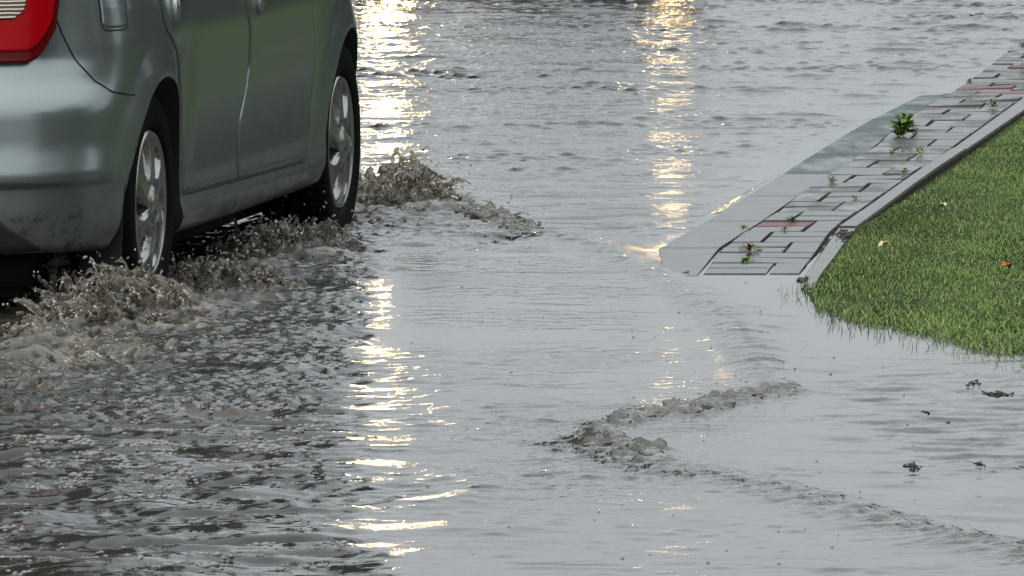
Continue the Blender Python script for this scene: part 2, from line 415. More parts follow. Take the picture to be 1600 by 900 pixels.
# ------------------------------------------------------------------ pavement strip, kerb
def zr(y):           # the strip rises out of the water as it leads away
    return float(sstep(25.6, 30.0, y))
def sink(x, y):      # and dips under again farther off, the road side first
    return float(.036 * sstep(33.2, 36.0, y + 1.6 * (1.9 - x)))
def zr_arr(y): return sstep(25.6, 30.0, y)
def lift(pt, hi, lo=.001):
    return np.array([pt[0], pt[1], lo + (hi - lo) * zr(pt[1])])
def Pz(px, py, hi):  # pixel -> point on the rising surface
    z = .0
    for _ in range(12): q = P(px, py, z); z = .001 + (hi - .001) * zr(q[1])
    return P(px, py, z)
def spline(pts, n):
    pts = np.asarray(pts, float); d = np.r_[0, np.cumsum(np.linalg.norm(np.diff(pts[:, :2], axis=0), axis=1))]
    s = np.linspace(0, d[-1], n)
    return np.stack([np.interp(s, d, pts[:, k]) for k in range(3)], 1)
def ext(p0, p1, far_):   # carry an edge on in its own direction
    d = (p1 - p0) / np.linalg.norm((p1 - p0)[:2]); return p1 + d * far_
gl = [Pz(*p, .028) for p in ((1030, 388), (1126, 333), (1213, 278), (1293, 227), (1382, 173), (1402, 160))]
gl.append(ext(gl[-2], gl[-1], 6.0)); gl[-1][2] = gl[-2][2]
pl = [Pz(*p, .040) for p in ((1096, 429), (1124, 391), (1164, 362), (1195, 344), (1249, 304), (1311, 262), (1364, 231), (1391, 207), (1452, 160))]
pl.append(ext(pl[-2], pl[-1], 6.0)); pl[-1][2] = pl[-2][2]
kl = [Pz(*p, .046) for p in ((1246, 443), (1308, 357), (1384, 305), (1478, 240), (1600, 152))]
kl.append(ext(kl[-2], kl[-1], 6.0)); kl[-1][2] = kl[-2][2]
kr = [Pz(*p, .050) for p in ((1272, 446), (1337, 359), (1410, 305), (1502, 240), (1600, 173))]
kr.append(ext(kr[-2], kr[-1], 6.0)); kr[-1][2] = kr[-2][2]
def by_y(poly, y):
    p = np.asarray(poly); return np.interp(y, p[:, 1], p[:, 0])
def block(acc, quad, z0, top, bev=.004, m=0, tilt=(0, 0)):
    """a slab with eased edges; quad = 4 (x,y) corners, top(x,y) height"""
    q = np.asarray(quad, float); c = q.mean(0)
    def ring(ins, dz):
        r = []
        for p in q:
            v = c - p; L = np.linalg.norm(v); pp = p + v / L * ins * 1.4
            r.append((pp[0], pp[1], top(pp[0], pp[1]) + dz + tilt[0] * (pp[0] - c[0]) + tilt[1] * (pp[1] - c[1])))
        return r
    b = [(p[0], p[1], z0) for p in q]
    V = b + ring(0, -bev) + ring(bev * .4, -bev * .3) + ring(bev * 1.3, 0)
    Fc = []
    for l in range(3):
        for i in range(4): Fc.append((l * 4 + i, l * 4 + (i + 1) % 4, (l + 1) * 4 + (i + 1) % 4, (l + 1) * 4 + i))
    Fc.append((12, 13, 14, 15)); acc.add(V, Fc, m)
rnd = random.Random(4)
YA = 25.0
# gutter slabs
ga = Acc(); y = gl[0][1] - .98
while y < gl[-1][1] - 1:
    L = .98; y2 = y + L
    g = .010
    q = [(by_y(gl, y + g), y + g), (by_y(pl, y + g) - .012, y + g), (by_y(pl, y2) - .012, y2), (by_y(gl, y2), y2)]
    far_dark = 1 if 29.3 < y < 36.5 else 0
    block(ga, q, -.06, lambda X, Y: .002 + .026 * zr(Y) - sink(X, Y), .006, far_dark)
    y = y2
gut = ga.build('gutter', [M['kerb'], M['gutter']], smooth=False)
tag(gut, 'wet dark gutter slabs between the road and the paving', 'gutter', kind='structure')
# pavers
pa = Acc(); u_rows = 0; y = pl[0][1] + .02
n_row = 0
while y < pl[-1][1] - 1.2:
    L = .36; xl, xr = by_y(pl, y), by_y(kl, y) - .012
    def xat(f, Y): a, b = by_y(pl, Y), by_y(kl, Y) - .012; return a + (b - a) * f
    wid = xr - xl; ncell = max(3, int(round(wid / .098)))
    ph = n_row % 2; cells = []; i = 0
    while i < ncell:
        if (i == 0 and ph) or ncell - i == 1: cells.append((i, i + 1, 1)); i += 1
        else: cells.append((i, i + 2, 2)); i += 2
    for (a, b, k) in cells:
        for kk in range(k):
            ya = y + kk * L / k; yb = y + (kk + 1) * L / k; gp = .007 + .007 * rnd.random()
            fa, fb = a / ncell, b / ncell; gx_ = .004 / wid
            q = [(xat(fa + gx_, ya + gp), ya + gp), (xat(fb - gx_, ya + gp), ya + gp), (xat(fb - gx_, yb - gp), yb - gp), (xat(fa + gx_, yb - gp), yb - gp)]
            mi = 0
            cx_, cy_ = (q[0][0] + q[2][0]) / 2, (ya + yb) / 2
            if cy_ > 33.5 and rnd.random() < .07: mi = 1
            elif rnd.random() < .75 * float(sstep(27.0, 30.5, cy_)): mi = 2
            rp = P(1216, 344, .03)
            if abs(cx_ - rp[0]) < .07 and abs(cy_ - rp[1]) < .10: mi = 1
            dz = rnd.gauss(0, .0016) * zr(cy_)
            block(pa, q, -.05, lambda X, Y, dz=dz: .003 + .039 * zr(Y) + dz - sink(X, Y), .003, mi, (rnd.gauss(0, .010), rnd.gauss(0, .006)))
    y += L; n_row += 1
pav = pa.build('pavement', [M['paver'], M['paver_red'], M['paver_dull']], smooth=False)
tag(pav, 'wet grey block paving strip with dark open joints beside the kerb', 'pavement', kind='structure')
# bed under the joints
def strip(name, A, B, ztop, mat, n=60):
    ys = np.linspace(A[0][1], A[-1][1], n)
    V = []
    for yy in ys: V += [(by_y(A, yy), yy, ztop(yy)), (by_y(B, yy), yy, ztop(yy))]
    Fc = [(2 * i, 2 * i + 1, 2 * i + 3, 2 * i + 2) for i in range(n - 1)]
    return np_mesh(name, V, Fc, mat, smooth=False)
bed = strip('joint_sand', pl, kr, lambda yy: -.006 + .037 * zr(yy) - sink(1.9, yy) - .004 * float(sstep(33, 36, yy)), M['bed'])
tag(bed, 'dark wet sand in the open joints of the paving', 'sand', kind='structure')
# kerb stones, laid end to end
ka = Acc(); y = kl[0][1] - .25; lens = [2.62, 3.1, 3.1, 3.1, 3.1, 3.1, 3.1, 3.1]
y = by_y([(p[1], p[0]) for p in []] or [(25.2, 25.2), (26, 26)], 25.2) if False else kl[0][1] - .2
bounds = [y, kl[1][1], kl[1][1] + 3.2, kl[1][1] + 6.3, kl[1][1] + 9.4, kl[1][1] + 12.6]
for i, (a, b) in enumerate(zip(bounds[:-1], bounds[1:])):
    for s in range(4):      # short facets so that the stone follows the curve
        ya = a + (b - a) * s / 4 + (.012 if s == 0 else 0); yb = a + (b - a) * (s + 1) / 4 + (.0 if s == 3 else 0)
        rise = .0 if i == 0 else .004 * (i % 2)
        q = [(by_y(kl, ya), ya), (by_y(kr, ya), ya), (by_y(kr, yb), yb), (by_y(kl, yb), yb)]
        top = lambda X, Y, r=rise: .003 + .047 * zr(Y) + r
        c = np.asarray(q); V = [(p[0], p[1], -.1) for p in q] + [(p[0], p[1], top(*p) - .005) for p in q]
        ins = [(q[0][0] + .006, q[0][1]), (q[1][0] - .006, q[1][1]), (q[2][0] - .006, q[2][1]), (q[3][0] + .006, q[3][1])]
        V += [(p[0], p[1], top(*p)) for p in ins]
        Fc = [(4, 5, 9, 8), (5, 6, 10, 9), (6, 7, 11, 10), (7, 4, 8, 11), (8, 9, 10, 11), (0, 1, 5, 4), (1, 2, 6, 5), (2, 3, 7, 6), (3, 0, 4, 7)]
        ka.add(V, Fc); ka.M[-1][[1, 6]] = 1
kb = ka.build('kerb', [M['kerb'], M['kerb_side']], smooth=False)
tag(kb, 'wet pale concrete kerb edging beside the lawn', 'kerb', kind='structure')

# ------------------------------------------------------------------ lawn
shore_px = [(1262, 452), (1272, 480), (1330, 500), (1400, 513), (1450, 524), (1500, 540), (1545, 552), (1600, 556), (1800, 600)]
shore = np.array([P(*p) for p in shore_px])
shore = np.vstack([shore, [8, 20.5, 0]])
def lawn_z(x, y):
    x = np.asarray(x, float); y = np.asarray(y, float)
    ys = np.interp(x, shore[:, 0], shore[:, 1])
    d = y - ys
    z = np.where(d < 0, np.maximum(.03 * d - .002, -.08), .016 * (1 - np.exp(-d / .8)) + .002 * d)
    z = z + .05 * sstep(1.9, 6, x)
    krx = by_y(kr, y)
    return z
xs = np.concatenate([np.linspace(.6, 3.0, 80), np.linspace(3.2, 14, 16)]); ys = np.linspace(19.0, 48, 150)
LX, LY = np.meshgrid(xs, ys)
left = np.where(LY > kl[0][1] - .2, by_y(kr, LY) + .004, .80)
LX = np.maximum(LX, left + 0 * LX)
LZ = lawn_z(LX, LY) + .003 * np.sin(LX * 9 + LY * 3) * np.sin(LY * 4.1)
idx = np.arange(LX.size).reshape(LX.shape)
Fq = np.stack([idx[:-1, :-1], idx[:-1, 1:], idx[1:, 1:], idx[1:, :-1]], -1).reshape(-1, 4)
lawn = np_mesh('lawn', np.stack([LX, LY, LZ], -1).reshape(-1, 3), Fq, M['soil'])
tag(lawn, 'sodden lawn soil sloping into the water', 'lawn', kind='structure')

def blades(name, bx, by, bz, length, width, seed, col_a, col_b, lean=1.0):
    g = np.random.default_rng(seed); n = len(bx)
    th = g.uniform(0, 2 * math.pi, n); L = length * g.uniform(.5, 1.35, n); wd = width * g.uniform(.6, 1.3, n)
    ln = lean * g.uniform(.35, 1.5, n)
    fld = np.sin(bx * 3.1 + by * 1.3) + np.sin(bx * 7.7 - by * 2.1 + 1)       # tufts lie together
    th = th * .62 + (fld * .9) * .38 * math.pi
    dirx, diry = np.cos(th), np.sin(th)
    sxv, syv = -diry, dirx
    fr = np.array([0, .4, .75, 1.0]); rows = []
    for k, f_ in enumerate(fr):
        ang = ln * f_ * .9
        hx = L * f_ * np.sin(ang * .9); hz = L * f_ * np.cos(ang * .9)
        ww = wd * (1, .95, .6, .05)[k] * .5
        rows.append((bx + dirx * hx - sxv * ww, by + diry * hx - syv * ww, bz + hz))
        rows.append((bx + dirx * hx + sxv * ww, by + diry * hx + syv * ww, bz + hz))
    V = np.stack([np.stack(r, -1) for r in rows], 1).reshape(-1, 3)
    base = (np.arange(n) * 8)[:, None]
    Fc = np.concatenate([base + np.array([[0, 1, 3, 2]]), base + np.array([[2, 3, 5, 4]]), base + np.array([[4, 5, 7, 6]])], 0)
    o = np_mesh(name, V, Fc, M['grass'])
    patch = .5 + .5 * np.sin(bx * 5.3 + 1.7 * np.sin(by * 1.9)) * np.sin(by * 2.3 + bx * 2)
    t = np.clip(.35 * patch + .65 * g.random(n), 0, 1)[:, None]
    c = np.array(col_a) * (1 - t) + np.array(col_b) * t
    dry = g.random(n) < .05; c[dry] = (.30, .25, .10)
    c = np.concatenate([c, np.ones((n, 1))], 1)
    at = o.data.attributes.new('tint', 'FLOAT_COLOR', 'POINT')
    at.data.foreach_set('color', np.repeat(c, 8, 0).astype(np.float32).ravel())
    return o
g = np.random.default_rng(3)
n = 420000
bx = g.uniform(.75, 3.4, n); by = g.uniform(21.5, 40, n)
nf = 70000; bx = np.r_[bx, g.uniform(3.4, 12, nf)]; by = np.r_[by, g.uniform(20, 46, nf)]
ysh = np.interp(bx, shore[:, 0], shore[:, 1]); dsh = by - ysh + .10 * np.sin(bx * 23) + .07 * np.sin(bx * 57)
kx_ = by_y(kr, by) + .012 + .028 * zr_arr(by) * np.random.default_rng(9).random(len(by)) ** .4
keep = (dsh > -.55 * g.random(len(bx)) ** 4) & ((bx > kx_) | (by < kl[0][1] - .15)) & (bx > .80)
keep &= g.random(len(bx)) < np.where(dsh < .05, .55, 1)
bx, by = bx[keep], by[keep]
gr = blades('grass', bx, by, lawn_z(bx, by) - .002, .0185, .0021, 8, (.030, .068, .004), (.135, .220, .015), 1.9)
ns = 4500; lx = g.uniform(.78, 3.4, ns); ly = np.interp(lx, shore[:, 0], shore[:, 1]) + g.uniform(-.10, 1.0, ns) ** 1.0 * g.random(ns)
kk = (lx > by_y(kr, ly) + .01) | (ly < kl[0][1] - .15); lx, ly = lx[kk], ly[kk]
gl2 = blades('long_wet_grass', lx, ly, lawn_z(lx, ly) + .002, .036, .0026, 18, (.020, .055, .004), (.16, .24, .035), 2.3)
tag(gl2, 'longer flattened grass lying at the water edge of the lawn', 'grass', kind='stuff')
ex = g.uniform(.72, 1.6, 420); ey = np.interp(ex, shore[:, 0], shore[:, 1]) - .55 * g.random(420) ** 1.6 - .02
eg = blades('flooded_grass', ex, ey, np.full(420, -.012), .036, .0022, 28, (.018, .045, .006), (.09, .15, .02), 1.0)
tag(eg, 'sparse grass blades poking out of the water beyond the lawn edge', 'grass', kind='stuff')
tag(gr, 'short wet green grass growing beside the kerb down to the water', 'grass', kind='stuff')

# ------------------------------------------------------------------ the hatchback
BASE = np.array([(-.80, 0), (-.795, .2), (-.775, .40), (-.725, .56), (-.64, .685), (-.52, .775), (-.36, .825), (-.15, .842), (.3, .843), (.9, .846),
                 (1.6, .846), (2.2, .84), (2.6, .835), (2.85, .815), (3.06, .765), (3.24, .66), (3.36, .50), (3.42, .28), (3.44, 0)])
def catmull(p, n):
    p = np.vstack([p[0] * [1, -1] + (p[1] - p[0]) * 0 if False else [p[1][0], -p[1][1]], p, [p[-2][0], -p[-2][1]]]); o = []
    for i in range(1, len(p) - 2):
        for k in range(n):
            t = k / n; a, b, c, d = p[i - 1:i + 3]
            o.append(.5 * ((2 * b) + (c - a) * t + (2 * a - 5 * b + 4 * c - d) * t * t + (3 * b - a - 3 * c + d) * t ** 3))
    o.append(p[-2]); return np.array(o)
CB = catmull(BASE, 24); sl = np.r_[0, np.cumsum(np.linalg.norm(np.diff(CB, axis=0), axis=1))]; ULEN = sl[-1]
tg = np.gradient(CB, axis=0); tg /= np.linalg.norm(tg, axis=1)[:, None]
NB = np.stack([-tg[:, 1], tg[:, 0]], 1)       # outward for the +y half
NB[0] = (-1, 0); NB[-1] = (1, 0)
ARCH_R, WBASE, HUB_Z = .345, 2.69, .31
side_z = np.array([.18, .22, .27, .30, .36, .45, .55, .66, .76, .86, .93, .98]); side_i = np.array([.075, .040, .018, .014, .016, .010, .003, .0, .004, .016, .032, .062])
rear_z = np.array([.18, .24, .32, .395, .405, .43, .50, .595, .63, .67, .73, .90, .98]); rear_i = np.array([.055, .030, .014, .006, -.010, -.014, .002, .004, .020, .052, .080, .086, .098])
def ztop(x): return .98 - .22 * sstep(2.15, 3.5, x) - .02 * sstep(1.9, 2.4, x)
def inset(x, z):
    s = np.interp(z, side_z, side_i); r = np.interp(z, rear_z, rear_i)
    wr = sstep(-.36, -.62, x); i = s * (1 - wr) + r * wr
    for xc in (0, WBASE):
        rr = np.hypot(x - xc + .015, z - HUB_Z)
        i = i - .013 * sstep(.47, .37, rr) * (z > .2) + .004 * sstep(.366, .352, rr) * 0 - .004 * sstep(.375, .362, rr)
    # hollow flank between the arches, deepest just ahead of the rear arch
    i = i + (.012 + .012 * sstep(.52, .38, x)) * sstep(.10, .34, x) * sstep(2.45, 2.15, x) * sstep(.80, .62, z) * sstep(.24, .30, z)
    return i
def surf(u, z):
    """right-hand half (y < 0): position and outward normal"""
    u = np.asarray(u, float); z = np.asarray(z, float)
    bx_ = np.interp(u, sl, CB[:, 0]); by_ = np.interp(u, sl, CB[:, 1]); nx_ = np.interp(u, sl, NB[:, 0]); ny_ = np.interp(u, sl, NB[:, 1])
    zz = .18 + (z - .18) * (ztop(bx_) - .18) / .80
    zz = zz + (.020 + .020 * sstep(-.3, -.5, bx_)) * sstep(.32, .18, zz)
    i = inset(bx_, zz)
    i = i + .13 * sstep(2.9, 3.44, bx_) * sstep(.5, 1.0, zz)
    return np.stack([bx_ - nx_ * i, -(by_ - ny_ * i), zz], -1), np.stack([nx_, -ny_, 0 * nx_], -1)
def u_of_x(x): return np.interp(x, CB[:, 0], sl)
def u_of_y(y, rear=True):
    return np.interp(y, CB[:120, 1], sl[:120]) if rear else np.interp(-y, -CB[-120:, 1], sl[-120:])

def make_body_mesh(mat):
    us = np.concatenate([np.linspace(0, u_of_x(-.4), 60, endpoint=False), np.linspace(u_of_x(-.4), u_of_x(3.1), 200, endpoint=False), np.linspace(u_of_x(3.1), ULEN, 50)])
    zs = np.unique(np.concatenate([np.linspace(.18, .38, 12), np.linspace(.38, .44, 9), np.linspace(.44, .98, 34)]))
    rings = []
    for z in zs:
        p, _ = surf(us, np.full_like(us, z)); left_ = p[1:-1][::-1] * [1, -1, 1]
        rings.append(np.vstack([p, left_]))
    top = rings[-1]
    for k, dz in ((.96, .012), (.88, .022), (.7, .030), (.4, .036), (.1, .038)):
        r = top.copy(); r[:, 0] = 1.3 + (top[:, 0] - 1.3) * (k if k > .7 else k); r[:, 1] = top[:, 1] * k
        r[:, 2] = ztop(r[:, 0]) + dz; rings.append(r)
    n = len(rings[0]); V = np.vstack(rings); Fc = []
    bm = bmesh.new(); vs_ = [bm.verts.new(v) for v in V]
    for j in range(len(rings) - 1):
        for i in range(n):
            bm.faces.new((vs_[j * n + i], vs_[j * n + (i + 1) % n], vs_[(j + 1) * n + (i + 1) % n], vs_[(j + 1) * n + i]))
    bm.faces.new([vs_[i] for i in range(n)][::-1]); bm.faces.new([vs_[(len(rings) - 1) * n + i] for i in range(n)])
    bmesh.ops.recalc_face_normals(bm, faces=bm.faces)
    ob = bm_obj('body_tmp', bm, [mat, M['gap']])
    cuts = []
    for xc in (0, WBASE):
        for s in (-1, 1):
            b2 = bmesh.new()
            bmesh.ops.create_cone(b2, cap_ends=True, segments=72, radius1=ARCH_R, radius2=ARCH_R, depth=.55, matrix=Matrix.Translation((xc - .015, s * .80, HUB_Z)) @ Matrix.Rotation(math.pi / 2, 4, 'X'))
            # carry the opening straight down below the sill
            for v in b2.verts:
                if v.co.z < HUB_Z - .02: v.co.z -= .25
                if xc == 0 and v.co.x < xc - .1 and v.co.z < HUB_Z + .14: v.co.x -= .22 * (HUB_Z + .14 - v.co.z)
            for f in b2.faces: f.material_index = 1
            co = bm_obj('cut_tmp', b2, [mat, M['gap']]); cuts.append(co)
            md = ob.modifiers.new('b', 'BOOLEAN'); md.operation = 'DIFFERENCE'; md.solver = 'EXACT'; md.object = co
    dg = bpy.context.evaluated_depsgraph_get(); dg.update()
    me = bpy.data.meshes.new_from_object(ob.evaluated_get(dg))
    for c in cuts + [ob]: bpy.data.objects.remove(c)
    if len(me.materials) < 2: me.materials.clear(); me.materials.append(mat); me.materials.append(M['gap'])
    me.polygons.foreach_set('use_smooth', np.ones(len(me.polygons), bool))
    return me
def patch(name, uL, uR, zb, zt, mat, parent, off=.004, na=40, nb=40, side=1, rim=.010, dz=0):
    """a panel laid on the body surface. uL(z), uR(z), zb(a), zt(a)"""
    a = np.linspace(0, 1, na); b = np.linspace(0, 1, nb); A, B = np.meshgrid(a, b)
    zlo = zb(A) if callable(zb) else zb; zhi = zt(A) if callable(zt) else zt
    Z = zlo + (zhi - zlo) * B
    UL = uL(Z) if callable(uL) else uL; UR = uR(Z) if callable(uR) else uR
    U = UL + (UR - UL) * A
    Pn, Nn = surf(U, Z)
    ring = np.minimum(np.minimum(A, 1 - A) * (na - 1), np.minimum(B, 1 - B) * (nb - 1))
    offs = np.where(ring < .5, off - min(.0022, off * .6), off)
    V = Pn + Nn * offs[..., None]
    idx = np.arange(na * nb).reshape(nb, na)
    Fq = np.stack([idx[:-1, :-1], idx[:-1, 1:], idx[1:, 1:], idx[1:, :-1]], -1).reshape(-1, 4)
    loop = np.concatenate([idx[0, :-1], idx[:-1, -1], idx[-1, :0:-1], idx[:0:-1, 0]])
    Pin = (Pn - Nn * rim).reshape(-1, 3)[loop]; n0 = na * nb; L = len(loop)
    SF = np.stack([loop, n0 + np.arange(L), n0 + (np.arange(L) + 1) % L, np.roll(loop, -1)], -1)
    VV = np.vstack([V.reshape(-1, 3), Pin]); FF = np.vstack([Fq, SF])
    if side < 0: VV = VV * [1, -1, 1]; FF = FF[:, ::-1]
    FF = FF[:, ::-1] if False else FF
    return np_mesh(name, VV, FF, mat, parent)
def ribbon(name, pts, wd, mat, parent, off=.0015, side=1):
    """a narrow dark joint that follows the surface; pts = (x, z)"""
    pts = np.asarray(pts, float); d = np.r_[0, np.cumsum(np.linalg.norm(np.diff(pts, axis=0), axis=1))]
    s = np.linspace(0, d[-1], max(24, int(d[-1] / .012))); X = np.interp(s, d, pts[:, 0]); Z = np.interp(s, d, pts[:, 1])
    tx, tz = np.gradient(X), np.gradient(Z); L = np.hypot(tx, tz) + 1e-9; px_, pz_ = -tz / L * wd / 2, tx / L * wd / 2
    Aq, N1 = surf(u_of_x(X + px_), Z + pz_); Bq, N2 = surf(u_of_x(X - px_), Z - pz_)
    V = np.stack([Aq + N1 * off, Bq + N2 * off], 1).reshape(-1, 3) * [1, side, 1]
    Fc = [(2 * i, 2 * i + 1, 2 * i + 3, 2 * i + 2) for i in range(len(s) - 1)]
    return np_mesh(name, V, Fc, mat, parent)

def lathe_y(prof, seg=64):
    """profile (radius, y outward) turned round the y axis, outward = -y"""
    V = []; n = len(prof)
    for k in range(seg):
        t = 2 * math.pi * k / seg
        for r, yy in prof: V.append((r * math.cos(t), -yy, r * math.sin(t)))
    Fc = [(k * n + i, k * n + i + 1, ((k + 1) % seg) * n + i + 1, ((k + 1) % seg) * n + i) for k in range(seg) for i in range(n - 1)]
    return np.array(V), np.array(Fc)
def make_wheel_meshes():
    # tyre
    tp = [(.195, -.10), (.20, -.02), (.203, .012), (.215, .020), (.232, .024), (.262, .026), (.288, .020), (.300, .008), (.305, -.004), (.3085, -.018),
          (.3095, -.05), (.3095, -.10), (.305, -.165), (.28, -.185), (.22, -.18), (.195, -.16)]
    V, Fc = lathe_y(tp, 96)
    acc = Acc(); acc.add(V, Fc)
    # tread grooves cut as small blocks along the shoulders
    for row, (ya, yb) in enumerate(((-.012, -.052), (-.060, -.108), (-.116, -.156))):
        for k in range(64):
            t = 2 * math.pi * (k + .5 * row) / 64; dt = .036
            P8 = []
            for rr in (.306, .3150):
                for (yy, tt) in ((ya, -dt), (ya, dt), (yb, dt - .01), (yb, -dt - .01)):
                    P8.append((rr * math.cos(t + tt), -yy, rr * math.sin(t + tt)))
            acc.add(P8, [(4, 5, 6, 7), (0, 1, 5, 4), (1, 2, 6, 5), (2, 3, 7, 6), (3, 0, 4, 7)])
    tyre = acc
    # hub cap: six broad bowed spokes with long openings between them
    nr, nt_ = 60, 360; r = np.linspace(0, 1, nr); th = np.linspace(0, 2 * math.pi, nt_, endpoint=False)
    Rr, Th = np.meshgrid(r, th)
    ph = (Th + .35 * (Rr - .5)) * 6 / (2 * math.pi); c = (ph - np.floor(ph)) - .5       # -0.5..0.5 over one sixth, 0 = opening
    halfw = .20 * np.sin(np.clip((Rr - .36) / (.90 - .36), 0, 1) * math.pi) ** .5
    cc_ = c - .05 * np.sin(Rr * 5)
    e_sharp = (halfw - np.abs(cc_)) / .03
    hole = np.where(halfw > .01, sstep(-.1, .9, e_sharp), 0)
    bevel = np.where(halfw > .01, 1 - np.clip((np.abs(cc_) - halfw) / .12, 0, 1), 0) * sstep(.34, .48, Rr) * sstep(.95, .86, Rr)
    dome = .010 + .020 * (1 - Rr ** 2) - .008 * np.exp(-((Rr - .30) / .06) ** 2) + .006 * np.exp(-(Rr / .2) ** 6)
    lip = .008 * np.exp(-((Rr - .965) / .02) ** 2)
    D = dome + lip - .017 * bevel - .016 * hole
    RR = .200
    V = np.stack([RR * Rr * np.cos(Th), -D, RR * Rr * np.sin(Th)], -1).reshape(-1, 3)
    idx = np.arange(nr * nt_).reshape(nt_, nr); idn = np.roll(idx, -1, 0)
    Fq = np.stack([idx[:, :-1], idx[:, 1:], idn[:, 1:], idn[:, :-1]], -1).reshape(-1, 4)
    hm = hole; fm = (.25 * (hm[:, :-1] + hm[:, 1:] + np.roll(hm, -1, 0)[:, :-1] + np.roll(hm, -1, 0)[:, 1:]) > .30).astype(int).ravel()
    return tyre, (V, Fq, fm)
TY, CAP = make_wheel_meshes()
def add_wheel(car, x, side, proto, spin):
    e = empty('wheel', (x, side * .795, HUB_Z)); e.parent = car
    e.rotation_euler = (0, spin, 0 if side < 0 else math.pi)
    if proto['tyre'] is None:
        t = TY.build('tyre', [M['rubber']], e); proto['tyre'] = t.data
        c = np_mesh('hubcap', CAP[0], CAP[1], [M['capsilver'], M['capdark']], e, True, CAP[2]); proto['cap'] = c.data
        # brake drum and inner rim behind the openings
        V, Fc = lathe_y([(.0, -.02), (.12, -.02), (.12, -.12), (.195, -.12), (.195, -.16), (0, -.16)], 48)
        d = np_mesh('rim', V, Fc, [M['capdark']], e); proto['rim'] = d.data
    else:
        for nme, key in (('tyre', 'tyre'), ('hubcap', 'cap'), ('rim', 'rim')): link(nme, proto[key], e)
    return e

